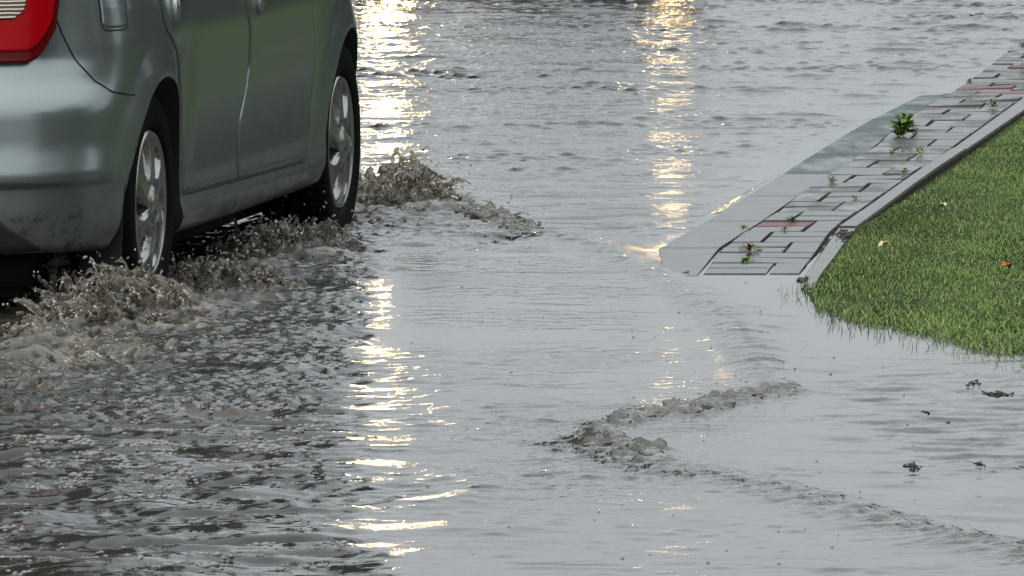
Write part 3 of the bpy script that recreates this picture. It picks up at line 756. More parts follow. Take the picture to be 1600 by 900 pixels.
def make_car(loc, rz, mat, label, lamps_on, proto):
    car = empty('hatchback_car', loc, rz)
    tag(car, label, 'car', 'hatchback cars in the flooded road')
    if proto.get('body') is None:
        proto['body'] = make_body_mesh(M['paint'])
    me = proto['body']
    if mat is not M['paint']: me = me.copy(); me.materials[0] = mat
    link('body', me, car)
    # ---- doors
    rdL = lambda z: u_of_x(np.interp(z, [.30, .50, .60, .66, .71, .78, .88, .98], [.395, .372, .350, .318, .235, .085, .040, .020]))
    bL = np.array([.30, .36, .42, .47, .53, .62, .72, .81, .98]); bX = np.array([1.120, 1.105, 1.090, 1.105, 1.155, 1.205, 1.195, 1.130, 1.060])
    rdR = lambda z: u_of_x(np.interp(z, bL, bX) - .004)
    fdL = lambda z: u_of_x(np.interp(z, bL, bX) + .004)
    fdR = lambda z: u_of_x(np.interp(z, [.28, .36, .53, .65, .76, .98], [2.115, 2.145, 2.190, 2.190, 2.115, 2.03]))
    for s in (1, -1):
        rd = patch('door', rdL, rdR, lambda A: .312 - .008 * A, .965, mat, car, side=s, nb=60, na=50)
        fd = patch('door', fdL, fdR, lambda A: .304 - .010 * A, .962, mat, car, side=s, nb=60, na=50)
        for f_, pts in (('door_seam', [(float(np.interp(z, bL, bX)), z) for z in np.linspace(.300, .96, 30)]),
                        ('door_seam', [(.385, .306), (1.12, .298), (2.12, .286)]),
                        ('door_seam', [(np.interp(z, [.28, .36, .53, .65, .76, .98], [2.115, 2.145, 2.190, 2.190, 2.115, 2.03]) + .004, z) for z in np.linspace(.29, .96, 30)]),
                        ('door_seam', [(np.interp(z, [.30, .50, .60, .66, .71, .78, .88, .98], [.395, .372, .350, .318, .235, .085, .040, .020]) - .005, z) for z in np.linspace(.306, .96, 40)])):
            ribbon('door_seam', pts, .0045, M['gap'], car, .0012, s)
        for dr, hx in ((rd, .18), (fd, 1.29)):
            hz = .862 if hx < 1 else .832
            p, nn = surf(u_of_x(np.array([hx + .085])), np.array([hz])); p = p[0]
            acc = Acc(); xs_ = np.linspace(0, 1, 15); L_ = .19
            pts = np.stack([hx - .005 + xs_ * L_, p[1] - .012 - .026 * np.sin(xs_ * math.pi) ** .5, hz + .006 * xs_], -1)
            Vt, Ft = tube(pts, .0135 * (np.sin(np.clip(xs_, .04, .96) * math.pi) ** .3), 10); acc.add(Vt, Ft)
            hn = acc.build('handle', [M['chrome']], dr) if s > 0 else None
            # round end cap of the grip, hanging a little lower
            acc2 = Acc(); Vi, Fi = ico(3)
            Vc = Vi * [.018, .016, .042] + [hx + .006, p[1] - .014, hz - .030]
            tri = np.concatenate([Fi, Fi[:, 2:3]], 1)
            if s > 0: np_mesh('handle_end', Vc, Fi, [M['chrome']], dr)
            else:
                np_mesh('handle', Vt * [1, -1, 1], Ft[:, ::-1], [M['chrome']], dr)
    # ---- rear bumper seam, fuel flap, lamps
        ribbon('bumper_seam', [(-.585, .84), (-.565, .79), (-.53, .72), (-.49, .668), (-.44, .638), (-.36, .626), (-.31, .622)], .0045, M['gap'], car, .0012, s)
        lu0, lu1 = float(u_of_y(.50)), float(u_of_x(-.605))
        LB = lambda A: .724 + .085 * np.clip((A - .60) / .40, 0, 1) ** 2.6
        tl = patch('tail_lamp', lu0, lambda z: lu1 + .035 * sstep(.72, .95, z), LB, .965, M['reddark'], car, off=.020, side=s, rim=.02, na=40, nb=40)
        patch('red_lens', lu0 + .02, lambda z: lu1 - .020 + .035 * sstep(.72, .95, z), lambda A: .752 + .085 * np.clip((A - .58) / .42, 0, 1) ** 2.6, .95, M['red'], tl, off=.0245, side=s, rim=.006)
        patch('clear_lens', lu0 + .03, lambda z: float(u_of_x(-.688)) + .03 * sstep(.78, .9, z), lambda A: .838 + .03 * np.clip((A - .7) / .3, 0, 1) ** 2, .94, M['lens'], tl, off=.028, side=s, rim=.006)
        hl = patch('headlight', float(u_of_x(3.12)), float(u_of_y(.46, False)), .86, .975, M['housing'], car, off=.008, side=s, rim=.02)
        pc = surf(np.array([float(u_of_y(.66, False))]), np.array([.92]))[0][0]
        Vi, Fi = ico(3)
        np_mesh('bulb', Vi * [.025, .085, .06] * ((.27 if s < 0 else .80) if lamps_on else .5) + [pc[0] + (.02 if lamps_on else -.04), s * -.68, pc[2] - .02], Fi, [M['lamp'] if lamps_on else M['housing']], hl)
    # fuel flap on the right rear wing
    fz = [(-.56, .95), (-.50, .835), (-.475, .815), (-.40, .808), (-.36, .822), (-.345, .86), (-.35, .95)]
    pf = patch('fuel_flap', float(u_of_x(-.445)), float(u_of_x(-.335)), lambda A: .806 + .012 * (2 * A - 1) ** 6, .945, mat, car, off=.003, rim=.008)
    ribbon('flap_seam', [(-.450, .95), (-.450, .82), (-.444, .803), (-.43, .799), (-.35, .799), (-.336, .803), (-.330, .82), (-.330, .95)], .004, M['gap'], pf, .0012)
    # ---- lower valance, plates, grille, bumper inlet
    e1 = float(u_of_y(.67))
    for s in (1, -1):
        patch('valance', 0.0, lambda z: e1 - 1.15 * np.clip((z - .20), 0, 1), .185, .37, M['black'], car, off=.004, side=s)
        patch('grille', float(u_of_y(.44, False)), ULEN, .78, .88, M['black'], car, off=.005, side=s)
        patch('bumper_inlet', float(u_of_y(.60, False)), ULEN, .26, .46, M['black'], car, off=.005, side=s)
        ribbon('hatch_seam', [(-.735, .70), (-.735, .97)], .006, M['gap'], car, .0012, s) if False else None
    patch('number_plate', ULEN - .26, ULEN, .52, .64, M['plate'], car, off=.008, rim=.01)
    # ---- glasshouse
    lv = np.linspace(0, 1, 13); nn_ = 160; th = np.linspace(0, 2 * math.pi, nn_, endpoint=False)
    rings = []
    for v in lv:
        vb = v ** 1.15; z = .95 + .54 * v; hw = .755 - .17 * v ** 1.4
        x0 = -.66 + .24 * vb ** 1.5; x1 = 2.35 - 1.15 * v ** .95
        cx = (x0 + x1) / 2; hl_ = (x1 - x0) / 2; e = 5.0 - 1.0 * v
        cs, sn = np.cos(th), np.sin(th)
        rings.append(np.stack([cx + hl_ * np.sign(cs) * np.abs(cs) ** (2 / e), hw * np.sign(sn) * np.abs(sn) ** (2 / e), np.full(nn_, z)], -1))
    top = rings[-1]; c0 = top.mean(0)
    caps = []
    for k, dz in ((.96, .018), (.85, .034), (.6, .048), (.3, .055), (.02, .056)):
        r_ = c0 + (top - c0) * k; r_[:, 2] = top[0, 2] + dz; caps.append(r_)
    allr = np.stack(rings + caps)                                           # (levels, nn_, 3)
    V = allr.reshape(-1, 3); idx = np.arange(len(V)).reshape(allr.shape[:2])
    classes = {}
    for j in range(len(allr) - 1):
        for i in range(nn_):
            q = (idx[j, i], idx[j, (i + 1) % nn_], idx[j + 1, (i + 1) % nn_], idx[j + 1, i])
            c = V[list(q)].mean(0); key = 'roof'
            if 0 < j < 11:
                f_ = abs(c[1]) / (.755 - .17 * (j / 12) ** 1.4)
                xr = (c[0] - allr[j, :, 0].min()) / (allr[j, :, 0].max() - allr[j, :, 0].min())
                s = 'l' if c[1] > 0 else 'r'
                if f_ < .88 and xr > .9: key = 'windscreen'
                elif f_ < .85 and xr < .1: key = 'rear_window'
                elif f_ > .97 and .12 < xr < .50 and abs(c[0] - 1.1) > .04: key = 'side_window.' + s + 'a'
                elif f_ > .97 and .50 <= xr < .93 and abs(c[0] - 1.1) > .04: key = 'side_window.' + s + 'b'
                if key.startswith('side') and c[0] > 1.1: key = key[:-1] + 'b'
                elif key.startswith('side'): key = key[:-1] + 'a'
            classes.setdefault(key, []).append(q)
    for key, fs in classes.items():
        fs = np.array(fs); uq, inv = np.unique(fs, return_inverse=True)
        np_mesh(key.split('.')[0], V[uq], inv.reshape(fs.shape), [mat if key == 'roof' else M['glass']], car)
    # ---- mirrors
    for s in (-1, 1):
        Vi, Fi = ico(3)
        np_mesh('mirror', np.sign(Vi) * np.abs(Vi) ** .7 * [.055, .10, .065] + [1.78, s * .90, 1.12], Fi, [mat], car)
    # ---- underbody
    bm = bmesh.new(); bmesh.ops.create_cube(bm, size=1, matrix=Matrix.Translation((1.34, 0, .165)) @ Matrix.Diagonal((3.7, 1.16, .15, 1)))
    bmesh.ops.bevel(bm, geom=bm.edges[:], offset=.03, segments=2, affect='EDGES')
    bm_obj('underbody', bm, [M['gap']], car)
    for s in (-1, 1):
        for x, spn in ((0, .50), (WBASE, .30)):
            add_wheel(car, x, s, proto, spn + (.4 if s > 0 else 0))
    # mud flap behind the rear wheel
    for s in (-1, 1):
        acc = Acc(); acc.add([(-.34, s * .70, .32), (-.34, s * .81, .32), (-.38, s * .81, .10), (-.38, s * .70, .10),
                              (-.35, s * .70, .32), (-.35, s * .81, .32), (-.39, s * .81, .10), (-.39, s * .70, .10)],
                             [(0, 1, 2, 3), (4, 5, 6, 7), (0, 1, 5, 4), (1, 2, 6, 5), (2, 3, 7, 6), (3, 0, 4, 7)])
        acc.build('mud_flap', [M['gap']], car, False)
    return car
proto = {'tyre': None}
hubR, hubF = P(229, 318, .26), P(527, 222, .26)
fwd = (hubF - hubR) / np.linalg.norm(hubF - hubR); rgt = np.array([fwd[1], -fwd[0], 0])
org = hubR - rgt * .80
yaw = math.atan2(fwd[1], fwd[0])
make_car((org[0], org[1], -.05), yaw, M['paint'], 'silver green hatchback driving through the flood seen from behind', False, proto)
# the car that comes the other way: its dipped headlights are the two columns of glitter on the water
make_car((.07, 44.0 + 3.44, -.05), -math.pi / 2, M['paint_white'], 'pale hatchback coming towards the camera with dipped headlights lit', True, proto)

# ------------------------------------------------------------------ trees along the right (seen in the car's flank and on the water)
def make_tree(loc, H, RC, seed, label):
    g = np.random.default_rng(seed)
    t = empty('tree', loc); tag(t, label, 'tree', 'trees beyond the lawn')
    acc = Acc()
    zz = np.linspace(0, H * .75, 9); pts = np.stack([.25 * np.sin(zz * .5 + seed), .2 * np.cos(zz * .4 + seed), zz], -1)
    acc.add(*tube(pts, np.linspace(.34, .06, 9), 10))
    tips = []
    for k in range(9):
        z0 = H * g.uniform(.22, .62); a = g.uniform(0, 6.28); L = RC * g.uniform(.6, .95)
        s = np.linspace(0, 1, 6); p = np.stack([np.cos(a) * L * s, np.sin(a) * L * s, z0 + L * .7 * s ** 1.3], -1)
        acc.add(*tube(p, np.linspace(.12, .025, 6), 6)); tips.append(p[-1])
    acc.build('trunk', [M['bark']], t)
    n_cl = 170; cc = g.standard_normal((n_cl, 3)); cc /= np.linalg.norm(cc, axis=1)[:, None]; cc *= g.uniform(.35, 1, (n_cl, 1)) ** .5
    cc = cc * [RC, RC, H * .42] + [0, 0, H * .56]
    per = 120; ctr = np.repeat(cc, per, 0) + g.standard_normal((n_cl * per, 3)) * RC * .13
    n = len(ctr); a1 = g.standard_normal((n, 3)); a1 /= np.linalg.norm(a1, axis=1)[:, None]
    a2 = np.cross(a1, g.standard_normal((n, 3))); a2 /= np.linalg.norm(a2, axis=1)[:, None]
    sz = g.uniform(.16, .32, (n, 1))
    V = np.stack([ctr + a1 * sz, ctr + a2 * sz * .5, ctr - a1 * sz, ctr - a2 * sz * .5], 1).reshape(-1, 3)
    Fq = np.arange(n * 4).reshape(-1, 4)
    cr = np_mesh('crown', V, Fq, [M['tree_leaf']], t, False)
    col = np.array([.034, .044, .027]) * (.6 + .9 * g.random((n, 1))) ; col = np.repeat(np.concatenate([col, np.ones((n, 1))], 1), 4, 0)
    at = cr.data.attributes.new('tint', 'FLOAT_COLOR', 'POINT'); at.data.foreach_set('color', col.astype(np.float32).ravel())
    return t
def copy_tree(o, parent=None):
    c = o.copy(); C.objects.link(c); c.parent = parent
    for ch in o.children: copy_tree(ch, c)
    return c
tspots = [(17, 74, 0, 'nearest the road ahead'), (23, 66, 1.2, 'second from the road ahead'), (29, 60, 2.5, 'third along the lawn'), (34, 52, 4, 'fourth along the lawn'),
          (27, 82, 5, 'in the row behind'), (37, 70, 3.1, 'behind the fourth tree'), (12.5, 92, .7, 'farthest ahead by the road'), (20, 100, 1.9, 'farthest ahead beyond the row'),
          (40, 27, 2.2, 'right of the lawn'), (31, 20, 5.1, 'level with the lawn edge'), (33, 10, 1.1, 'level with the near water'), (36, 1, 3.3, 'right beside the camera'),
          (-22, -42, .5, 'far behind on the left'), (-4, -48, 2.7, 'far behind in the middle'), (16, -40, 4.4, 'far behind on the right'),
          (-7.6, 46, 1.4, 'overhanging the road on the left'), (-8.2, 56, 3.9, 'next one along the left kerb'), (-13, 50, 5.6, 'set back from the left kerb')]
words = [q[3] for q in tspots]; tspots = [q[:3] for q in tspots]
t0 = make_tree((tspots[0][0], tspots[0][1], -.1), 17, 4.6, 1, 'dense dark green tree ' + words[0])
for k, (x, y, r_) in enumerate(tspots[1:], 1):
    c = copy_tree(t0); c.location = (x, y, -.1); c.rotation_euler = (0, 0, r_); s = (1 + .12 * math.sin(k * 2.3)) * (1.3 if k > 14 else 1); c.scale = (s, s, s)
    c['label'] = 'dense dark green tree ' + words[k]

# unseen hedge behind the right-hand trees, added to close bright gaps in the flank's reflection
g = np.random.default_rng(61); hp = np.array([(11, 104), (24, 92), (36, 76), (46, 52), (47, 20), (42, -6)], float)
dd = np.r_[0, np.cumsum(np.linalg.norm(np.diff(hp, axis=0), axis=1))]; n = 60000
t_ = g.random(n) * dd[-1]; hx = np.interp(t_, dd, hp[:, 0]); hy = np.interp(t_, dd, hp[:, 1])
ctr = np.stack([hx + g.uniform(-.8, .8, n), hy + g.uniform(-.8, .8, n), 3.6 * g.random(n) ** .8], -1)
a1 = g.standard_normal((n, 3)); a1 /= np.linalg.norm(a1, axis=1)[:, None]; a2 = np.cross(a1, g.standard_normal((n, 3))); a2 /= np.linalg.norm(a2, axis=1)[:, None]
sz = g.uniform(.12, .26, (n, 1)); V = np.stack([ctr + a1 * sz, ctr + a2 * sz * .6, ctr - a1 * sz, ctr - a2 * sz * .6], 1).reshape(-1, 3)
hd = np_mesh('hedge', V, np.arange(n * 4).reshape(-1, 4), [M['tree_leaf']], None, False)
col = np.array([.026, .035, .021]) * (.6 + .9 * g.random((n, 1))); col = np.repeat(np.concatenate([col, np.ones((n, 1))], 1), 4, 0)
at = hd.data.attributes.new('tint', 'FLOAT_COLOR', 'POINT'); at.data.foreach_set('color', col.astype(np.float32).ravel())
tag(hd, 'long clipped dark green hedge added behind the trees on the right to darken reflections', 'hedge')

# ------------------------------------------------------------------ splashes thrown up by the wheels
def remeshed(name, V, Fc, voxel, mat, label, cat='splash', group=None):
    tmp = np_mesh('tmp', V, Fc, [mat])
    md = tmp.modifiers.new('r', 'REMESH'); md.mode = 'VOXEL'; md.voxel_size = voxel; md.use_smooth_shade = True
    dg = bpy.context.evaluated_depsgraph_get(); dg.update()
    me = bpy.data.meshes.new_from_object(tmp.evaluated_get(dg)); bpy.data.objects.remove(tmp)
    bm = bmesh.new(); bm.from_mesh(me); seen = set(); kill = []
    for v in bm.verts:
        if v.index in seen: continue
        st_ = [v]; comp = []; seen.add(v.index)
        while st_:
            q = st_.pop(); comp.append(q)
            for e in q.link_edges:
                o2 = e.other_vert(q)
                if o2.index not in seen: seen.add(o2.index); st_.append(o2)
        if len(comp) < 20: kill += comp
    bmesh.ops.delete(bm, geom=kill, context='VERTS'); bm.to_mesh(me); bm.free()
    if not me.materials: me.materials.append(mat)
    me.polygons.foreach_set('use_smooth', np.ones(len(me.polygons), bool))
    o = link(name, me); tag(o, label, cat, group); return o
IV, IF = ico(1)
def blob_cloud(cs, rs, dirs, st):
    """stretched droplets: centres, radii, directions, stretch"""
    n = len(cs); d = dirs / (np.linalg.norm(dirs, axis=1)[:, None] + 1e-9)
    proj_ = np.einsum('vk,nk->nv', IV, d)
    V = cs[:, None, :] + rs[:, None, None] * (IV[None] + (st[:, None, None] - 1) * proj_[..., None] * d[:, None, :])
    Fc = (IF[None] + (np.arange(n) * len(IV))[:, None, None]).reshape(-1, 3)
    return V.reshape(-1, 3), Fc
drops = []
def splash(seed, base_px, height, n_arc, push, label, voxel=.0045, mat='splash', spread=.05, rad=(.003, .0075), loose=.30, big=.12):
    g = np.random.default_rng(seed); W_ = np.array([P(*p[:2]) for p in base_px]); hs_ = np.array([p[2] for p in base_px])
    t = np.sort(g.random(n_arc)) * (len(W_) - 1); i = np.minimum(t.astype(int), len(W_) - 2); f_ = (t - i)[:, None]
    B = W_[i] * (1 - f_) + W_[i + 1] * f_; hh = (hs_[i] * (1 - f_[:, 0]) + hs_[i + 1] * f_[:, 0]) * height
    # clumped: neighbouring arcs share their throw
    ph = t * 5.2; clump = .55 + .45 * np.sin(ph * 2.1 + seed) * np.sin(ph * .9 + 2) + .25 * g.standard_normal(n_arc)
    top = hh * np.clip(clump, .12, 1.35)
    B = B + g.standard_normal((n_arc, 3)) * [spread, spread * 2.2, 0]
    vz = np.sqrt(2 * 9.8 * np.maximum(top, .004)); vx = push[0] + g.standard_normal(n_arc) * .25; vy = push[1] + g.standard_normal(n_arc) * .35
    cs, rs, ds, st = [], [], [], []
    for k in range(n_arc):
        tt = np.linspace(0, (vz[k] / 9.8) * g.uniform(.8, 1.7), 9)
        p = B[k] + np.stack([vx[k] * tt, vy[k] * tt, vz[k] * tt - 4.9 * tt ** 2 - .006], -1)
        v = np.stack([np.full(9, vx[k]), np.full(9, vy[k]), vz[k] - 9.8 * tt], -1)
        r0 = g.uniform(*rad) * np.linspace(1.35, .5, 9) * g.uniform(.75, 1.2, 9) * (2.3 if g.random() < .22 else 1)
        cs.append(p); rs.append(r0); ds.append(v + g.standard_normal((9, 3)) * .3); st.append(g.uniform(1.2, 2.6, 9))
        if g.random() < loose:
            q = p[-1] + g.standard_normal(3) * .03; q[2] = abs(q[2]) + .02
            drops.append((q, g.uniform(.0015, .0042), v[-1]))
    # broken base water
    nb_ = n_arc * 3; tb = g.random(nb_) * (len(W_) - 1); ib = np.minimum(tb.astype(int), len(W_) - 2); fb = (tb - ib)[:, None]
    Bb = W_[ib] * (1 - fb) + W_[ib + 1] * fb + g.standard_normal((nb_, 3)) * [spread * 1.2, spread * 2.0, 0]
    Bb[:, 2] = g.uniform(-.004, .30, nb_) * height * (hs_[ib] * (1 - fb[:, 0]) + hs_[ib + 1] * fb[:, 0]) * .8
    cs.append(Bb); rs.append(np.where(g.random(nb_) < big, g.uniform(rad[1] * 1.5, rad[1] * 2.8, nb_), g.uniform(rad[0] * 1.2, rad[1] * 1.3, nb_))); ds.append(g.standard_normal((nb_, 3)) * [1, 1, .5]); st.append(g.uniform(1, 2.2, nb_))
    cs = np.vstack(cs); rs = np.concatenate(rs); ds = np.vstack(ds); st = np.concatenate(st)
    V, Fc = blob_cloud(cs, rs, ds, st)
    o = remeshed('water_splash', V, Fc, voxel, M[mat], label, 'splash', 'splashes thrown up by the wheels')
    return o
splash(1, [(556, 318, 1.0), (600, 310, 1.25), (645, 316, 1.6), (690, 318, .65)], .085, 520, (.10, .05), 'brown splash thrown up ahead of the front wheel', spread=.02)
splash(2, [(400, 395, .7), (440, 390, 1.1), (495, 378, .7)], .080, 420, (-.05, -.15), 'muddy splash behind the front wheel under the sill')
splash(3, [(262, 445, .8), (330, 445, 1.0), (395, 448, .45)], .070, 460, (.1, -.1), 'muddy splash between the two wheels below the sill')
splash(4, [(75, 535, .5), (140, 505, 1.3), (200, 500, 1.25), (255, 490, 1.1)], .100, 620, (-.1, -.25), 'large brown splash thrown up at the rear wheel', spread=.05)
splash(5, [(0, 600, .4), (60, 580, .7), (150, 560, .8), (230, 545, .5)], .022, 70, (0, -.1), 'low brown crest trailing behind the rear wheel', spread=.05)
splash(6, [(90, 480, 1.2), (130, 470, 1.6), (170, 470, 1.2)], .12, 110, (-.3, -.3), 'thin spray hanging below the rear bumper', rad=(.003, .007), voxel=.005, spread=.05)
splash(7, [(700, 322, .9), (760, 333, .8), (835, 365, .7)], .022, 260, (.1, 0), 'low broken crest along the edge of the front wake', loose=.1, spread=.022, rad=(.0025, .0055), voxel=.004, mat='crest')
splash(8, [(975, 655, .7), (1080, 640, 1.0), (1160, 622, 1.0), (1222, 612, .7)], .018, 420, (0, -.05), 'small breaking crest in front of the lawn', spread=.016, rad=(.003, .006), voxel=.0036, loose=.04, mat='crest')
splash(9, [(930, 690, .8), (975, 700, .9), (1003, 706, .5)], .013, 130, (0, -.05), 'smallest breaking crest in the middle of the water', spread=.016, rad=(.003, .006), voxel=.0036, loose=.04, mat='crest')

g = np.random.default_rng(77)
for (px, py, n_, hh, sp_) in ((110, 470, 110, .24, .10), (190, 470, 90, .20, .06), (235, 440, 60, .2, .05), (330, 420, 60, .12, .10), (440, 370, 60, .12, .08), (490, 350, 30, .12, .04), (640, 300, 60, .13, .08), (700, 310, 30, .05, .08)):
    b = P(px, py)
    for _ in range(n_):
        q = b + g.standard_normal(3) * [sp_, sp_ * 1.5, 0]; q[2] = abs(g.standard_normal()) * hh * .5 + .01
        drops.append((q, g.uniform(.0012, .0036), g.standard_normal(3)))
cs = np.array([d[0] for d in drops]); rs = np.array([d[1] for d in drops]); ds = np.array([d[2] for d in drops])
V, Fc = blob_cloud(cs, rs, ds, g.uniform(1, 2.2, len(cs)))
M['drop'] = simple('water_drops', (.62, .60, .55), .05, 0, Transmission_Weight=.5, IOR=1.33)
o = np_mesh('water_drops', V, Fc, [M['drop']]); tag(o, 'flying water drops round the wheels', 'drops', kind='stuff')

# foam clumps floating in the wake, lower left
g = np.random.default_rng(5)
pts = []
for _ in range(900):
    t = g.random()
    px = 20 + 500 * g.random(); py = 770 - .22 * px + g.standard_normal() * 34 - 20 * math.sin(px / 80)
    if g.random() < .25: px = g.uniform(0, 560); py = g.uniform(640, 890)
    if px < 540: pts.append(P(px, py))
pts = np.array(pts); cl = pts[g.integers(0, 150, 2400)] + g.standard_normal((2400, 3)) * [.014, .022, 0]
cl = np.vstack([cl, np.array([P(g.uniform(60, 500), 740 - .2 * g.uniform(60, 500) + g.standard_normal() * 25) for _ in range(200)])])
cl[:, 2] = water_h(cl[:, 0], cl[:, 1]) + .0005
rs = g.uniform(.0018, .0062, len(cl)) * np.where(g.random(len(cl)) < .15, 1.6, 1)
V, Fc = blob_cloud(cl, rs, np.tile([[1., 0, 0]], (len(cl), 1)), g.uniform(1, 1.6, len(cl)))
V[:, 2] = np.repeat(cl[:, 2], len(IV)) + (V[:, 2] - np.repeat(cl[:, 2], len(IV))) * .6
o = np_mesh('foam', V, Fc, [M['foam']]); tag(o, 'pale foam bubbles floating on the dark wake', 'foam', kind='stuff')
# single bubbles over the rest of the water
sb = np.array([P(g.uniform(560, 1580), g.uniform(380, 890)) for _ in range(90)]); sb[:, 2] = water_h(sb[:, 0], sb[:, 1])
V, Fc = blob_cloud(sb, g.uniform(.0015, .004, len(sb)), np.tile([[1., 0, 0]], (len(sb), 1)), np.full(len(sb), 1.2))
o = np_mesh('bubbles', V, Fc, [M['foam']]); tag(o, 'scattered small bubbles on the open water', 'bubbles', kind='stuff')

# ------------------------------------------------------------------ weeds in the joints, fallen leaves, drifting litter
def leaf_fan(acc, base, n, height, spread, size, g, cols):
    cl_ = []
    for _ in range(n):
        a = g.uniform(0, 6.28); r_ = spread * g.random() ** .6; c = np.array([base[0] + r_ * math.cos(a), base[1] + r_ * math.sin(a) * 1.2, base[2] + height * g.uniform(.15, 1) * (1 - .5 * r_ / spread)])
        u = np.array([math.cos(a), math.sin(a), g.uniform(-.5, .7)]); u /= np.linalg.norm(u)
        v = np.cross(u, [0, 0, 1]); v /= np.linalg.norm(v); up = np.cross(v, u); s = size * g.uniform(.6, 1.3)
        P6 = [c - u * s, c - u * s * .3 + v * s * .42 + up * s * .1, c + u * s * .5 + v * s * .32 + up * s * .05, c + u * s, c + u * s * .5 - v * s * .32 + up * s * .05, c - u * s * .3 - v * s * .42 + up * s * .1]
        acc.add(P6, [(0, 1, 2, 3), (0, 3, 4, 5)]); k = cols[g.integers(len(cols))]; cl_ += [k] * 6
    return cl_
def weed(px, py, z, n, height, spread, size, label, seed, cols=((.07, .16, .02), (.12, .24, .035), (.05, .11, .02))):
    g = np.random.default_rng(seed); b = Pz(px, py, z + .0); t = empty('weed', b)
    tag(t, label, 'weed', 'weeds growing in the paving joints')
    acc = Acc(); cl_ = leaf_fan(acc, np.zeros(3), n, height, spread, size, g, cols)
    o = acc.build('leaves', [M['leaf']], t, False)
    at = o.data.attributes.new('tint', 'FLOAT_COLOR', 'POINT')
    at.data.foreach_set('color', np.array([(*c, 1) for c in cl_], np.float32).ravel())
    a2 = Acc()
    for k in range(max(3, n // 10)):
        a = g.uniform(0, 6.28); s = np.linspace(0, 1, 4); r_ = spread * .7
        a2.add(*tube(np.stack([math.cos(a) * r_ * s, math.sin(a) * r_ * s, height * .8 * s ** .7], -1), .0012, 5))
    a2.build('stem', [M['leaf']], t)
    st = t.children[-1]; at = st.data.attributes.new('tint', 'FLOAT_COLOR', 'POINT')
    at.data.foreach_set('color', np.tile([.10, .12, .03, 1], (len(st.data.vertices), 1)).astype(np.float32).ravel())
weeds = [(1412, 212, 150, .085, .042, .017, 'largest bright green weed on the paving near the dark gutter slabs'),
         (1172, 392, 34, .022, .030, .008, 'straggling weed with a reddish leaf at the near end of the paving'),
         (1166, 408, 20, .012, .020, .007, 'dark trailing weed just in front of the near straggling weed'),
         (1300, 286, 18, .024, .014, .006, 'small weed halfway along the left edge of the paving'),
         (1162, 358, 10, .014, .016, .006, 'tiny tuft at the corner of the gutter slabs'),
         (1236, 346, 18, .014, .020, .006, 'low weed beside the red paver'),
         (1226, 360, 9, .014, .008, .005, 'tiny sprout in a joint in front of the red paver'),
         (1336, 312, 10, .014, .014, .005, 'tiny sprout near the middle of the kerb'),
         (1414, 272, 14, .022, .012, .006, 'small yellow green weed close to the kerb'),
         (1437, 240, 20, .026, .018, .006, 'small weed to the right of the largest weed'),
         (1394, 242, 12, .020, .012, .005, 'tiny sprout below the largest weed'),
         (1551, 168, 26, .036, .018, .007, 'bright weed close to the far kerb joint'),
         (1516, 132, 16, .026, .014, .006, 'far small weed in the flooded paving'),
         (1598, 75, 16, .030, .014, .007, 'farthest weed at the edge of the view')]
for k, (px, py, n_, hh, sp_, sz, lb) in enumerate(weeds):
    weed(px, py, .042, int(n_ * 1.3), hh * 1.1, sp_ * 1.1, sz * (1.5 if k else 1), lb, 40 + k, cols=((.10, .20, .02), (.18, .30, .04), (.07, .14, .02)) if k != 1 else ((.07, .13, .02), (.10, .18, .03), (.30, .09, .03)))
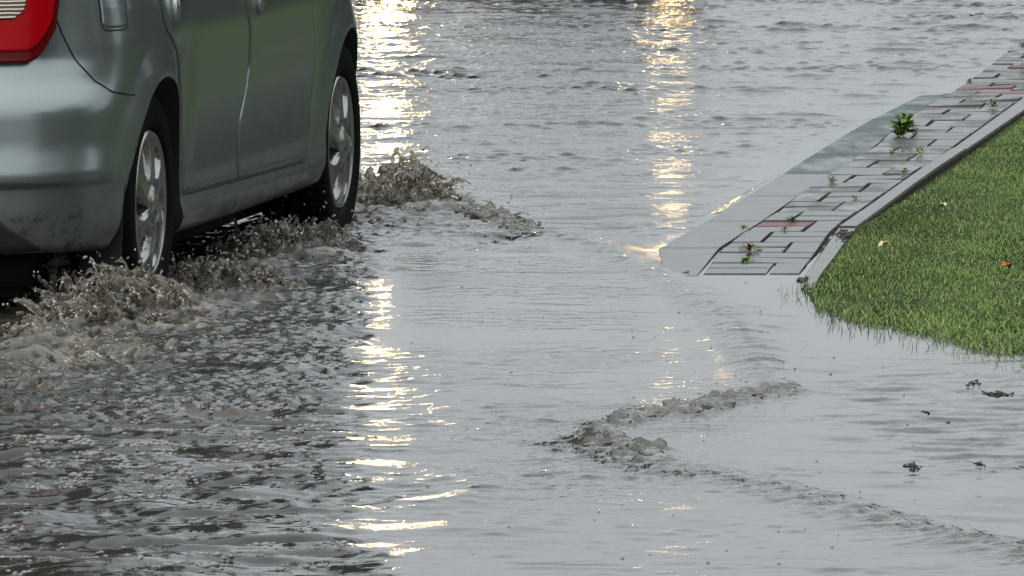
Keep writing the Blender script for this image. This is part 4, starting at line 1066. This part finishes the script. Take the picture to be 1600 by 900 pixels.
def fallen(px, py, z, size, mat, label):
    b = P(px, py, z); bm = bmesh.new(); N = 9; vs_ = []
    for k in range(N * 2):
        a = math.pi * k / N; r_ = size * (1 if k % 2 == 0 else .62) * (1 + .2 * math.sin(3 * a))
        vs_.append(bm.verts.new((r_ * math.cos(a), r_ * math.sin(a) * 1.1, .004 + .006 * math.sin(2 * a + 1) + .004 * (k % 2))))
    c = bm.verts.new((0, 0, .002))
    for k in range(N * 2): bm.faces.new((c, vs_[k], vs_[(k + 1) % (N * 2)]))
    o = bm_obj('fallen_leaf', bm, [mat]); o.location = b; o.rotation_euler = (R(12), 0, px); tag(o, label, 'leaf', 'leaves fallen on the grass')
    md = o.modifiers.new('s', 'SOLIDIFY'); md.thickness = .0008
fallen(1381, 383, .045, .016, M['pale'], 'pale cream leaf lying on the grass near the kerb')
fallen(1573, 416, .045, .015, M['orange'], 'bright orange leaf lying on the grass at the right')
fallen(1474, 322, .045, .011, M['pale'], 'dull tan leaf lying on the grass, farther than the cream one')
def litter(px, py, n_, sx_, sy_, hh, label, seed, z=0.0):
    g = np.random.default_rng(seed); b = Pz(px, py, z) if z else P(px, py); t = b
    cs = g.standard_normal((n_, 3)) * [sx_, sy_, hh]; cs[:, 2] = np.abs(cs[:, 2]) * .8 + .0005
    n_ = len(cs); V, Fc = blob_cloud(cs, g.uniform(.0010, .0030, n_), g.standard_normal((n_, 3)) * [1, .6, .3], g.uniform(1.5, 5.0, n_))
    o = np_mesh('leaf_litter', V, Fc, [M['debris']]); o.location = b; tag(o, label, 'litter', 'clumps of sodden litter')
litter(1172, 546, 60, .007, .05, .006, 'dark twiggy litter caught on the wake crest', 1)
litter(1182, 590, 50, .012, .03, .005, 'dark litter clump just above the breaking crest', 2)
litter(1426, 731, 34, .006, .015, .005, 'small dark lump of litter drifting lower right', 3)
litter(1530, 728, 14, .005, .012, .003, 'tiny dark lump of litter near the right edge', 4)
litter(1560, 618, 70, .018, .03, .003, 'long dark streak of litter below the lawn', 5)
litter(1520, 600, 24, .010, .03, .002, 'thin litter streak under the grass tips', 6)
litter(1450, 646, 7, .004, .012, .003, 'tiny dark speck of litter in the right chop', 7)
litter(1482, 662, 8, .002, .006, .003, 'smallest dark speck right of the chop', 8)
litter(1320, 368, 120, .013, .10, .004, 'brown sodden leaf clump lying over the kerb joint', 9, .052)
litter(1255, 437, 40, .010, .04, .002, 'dark litter at the near end of the kerb', 10, .003)
litter(497, 740, 50, .007, .09, .010, 'dark twigs drifting at the edge of the wake', 11)
litter(1072, 428, 8, .002, .01, .002, 'dark speck floating near the gutter corner', 12)
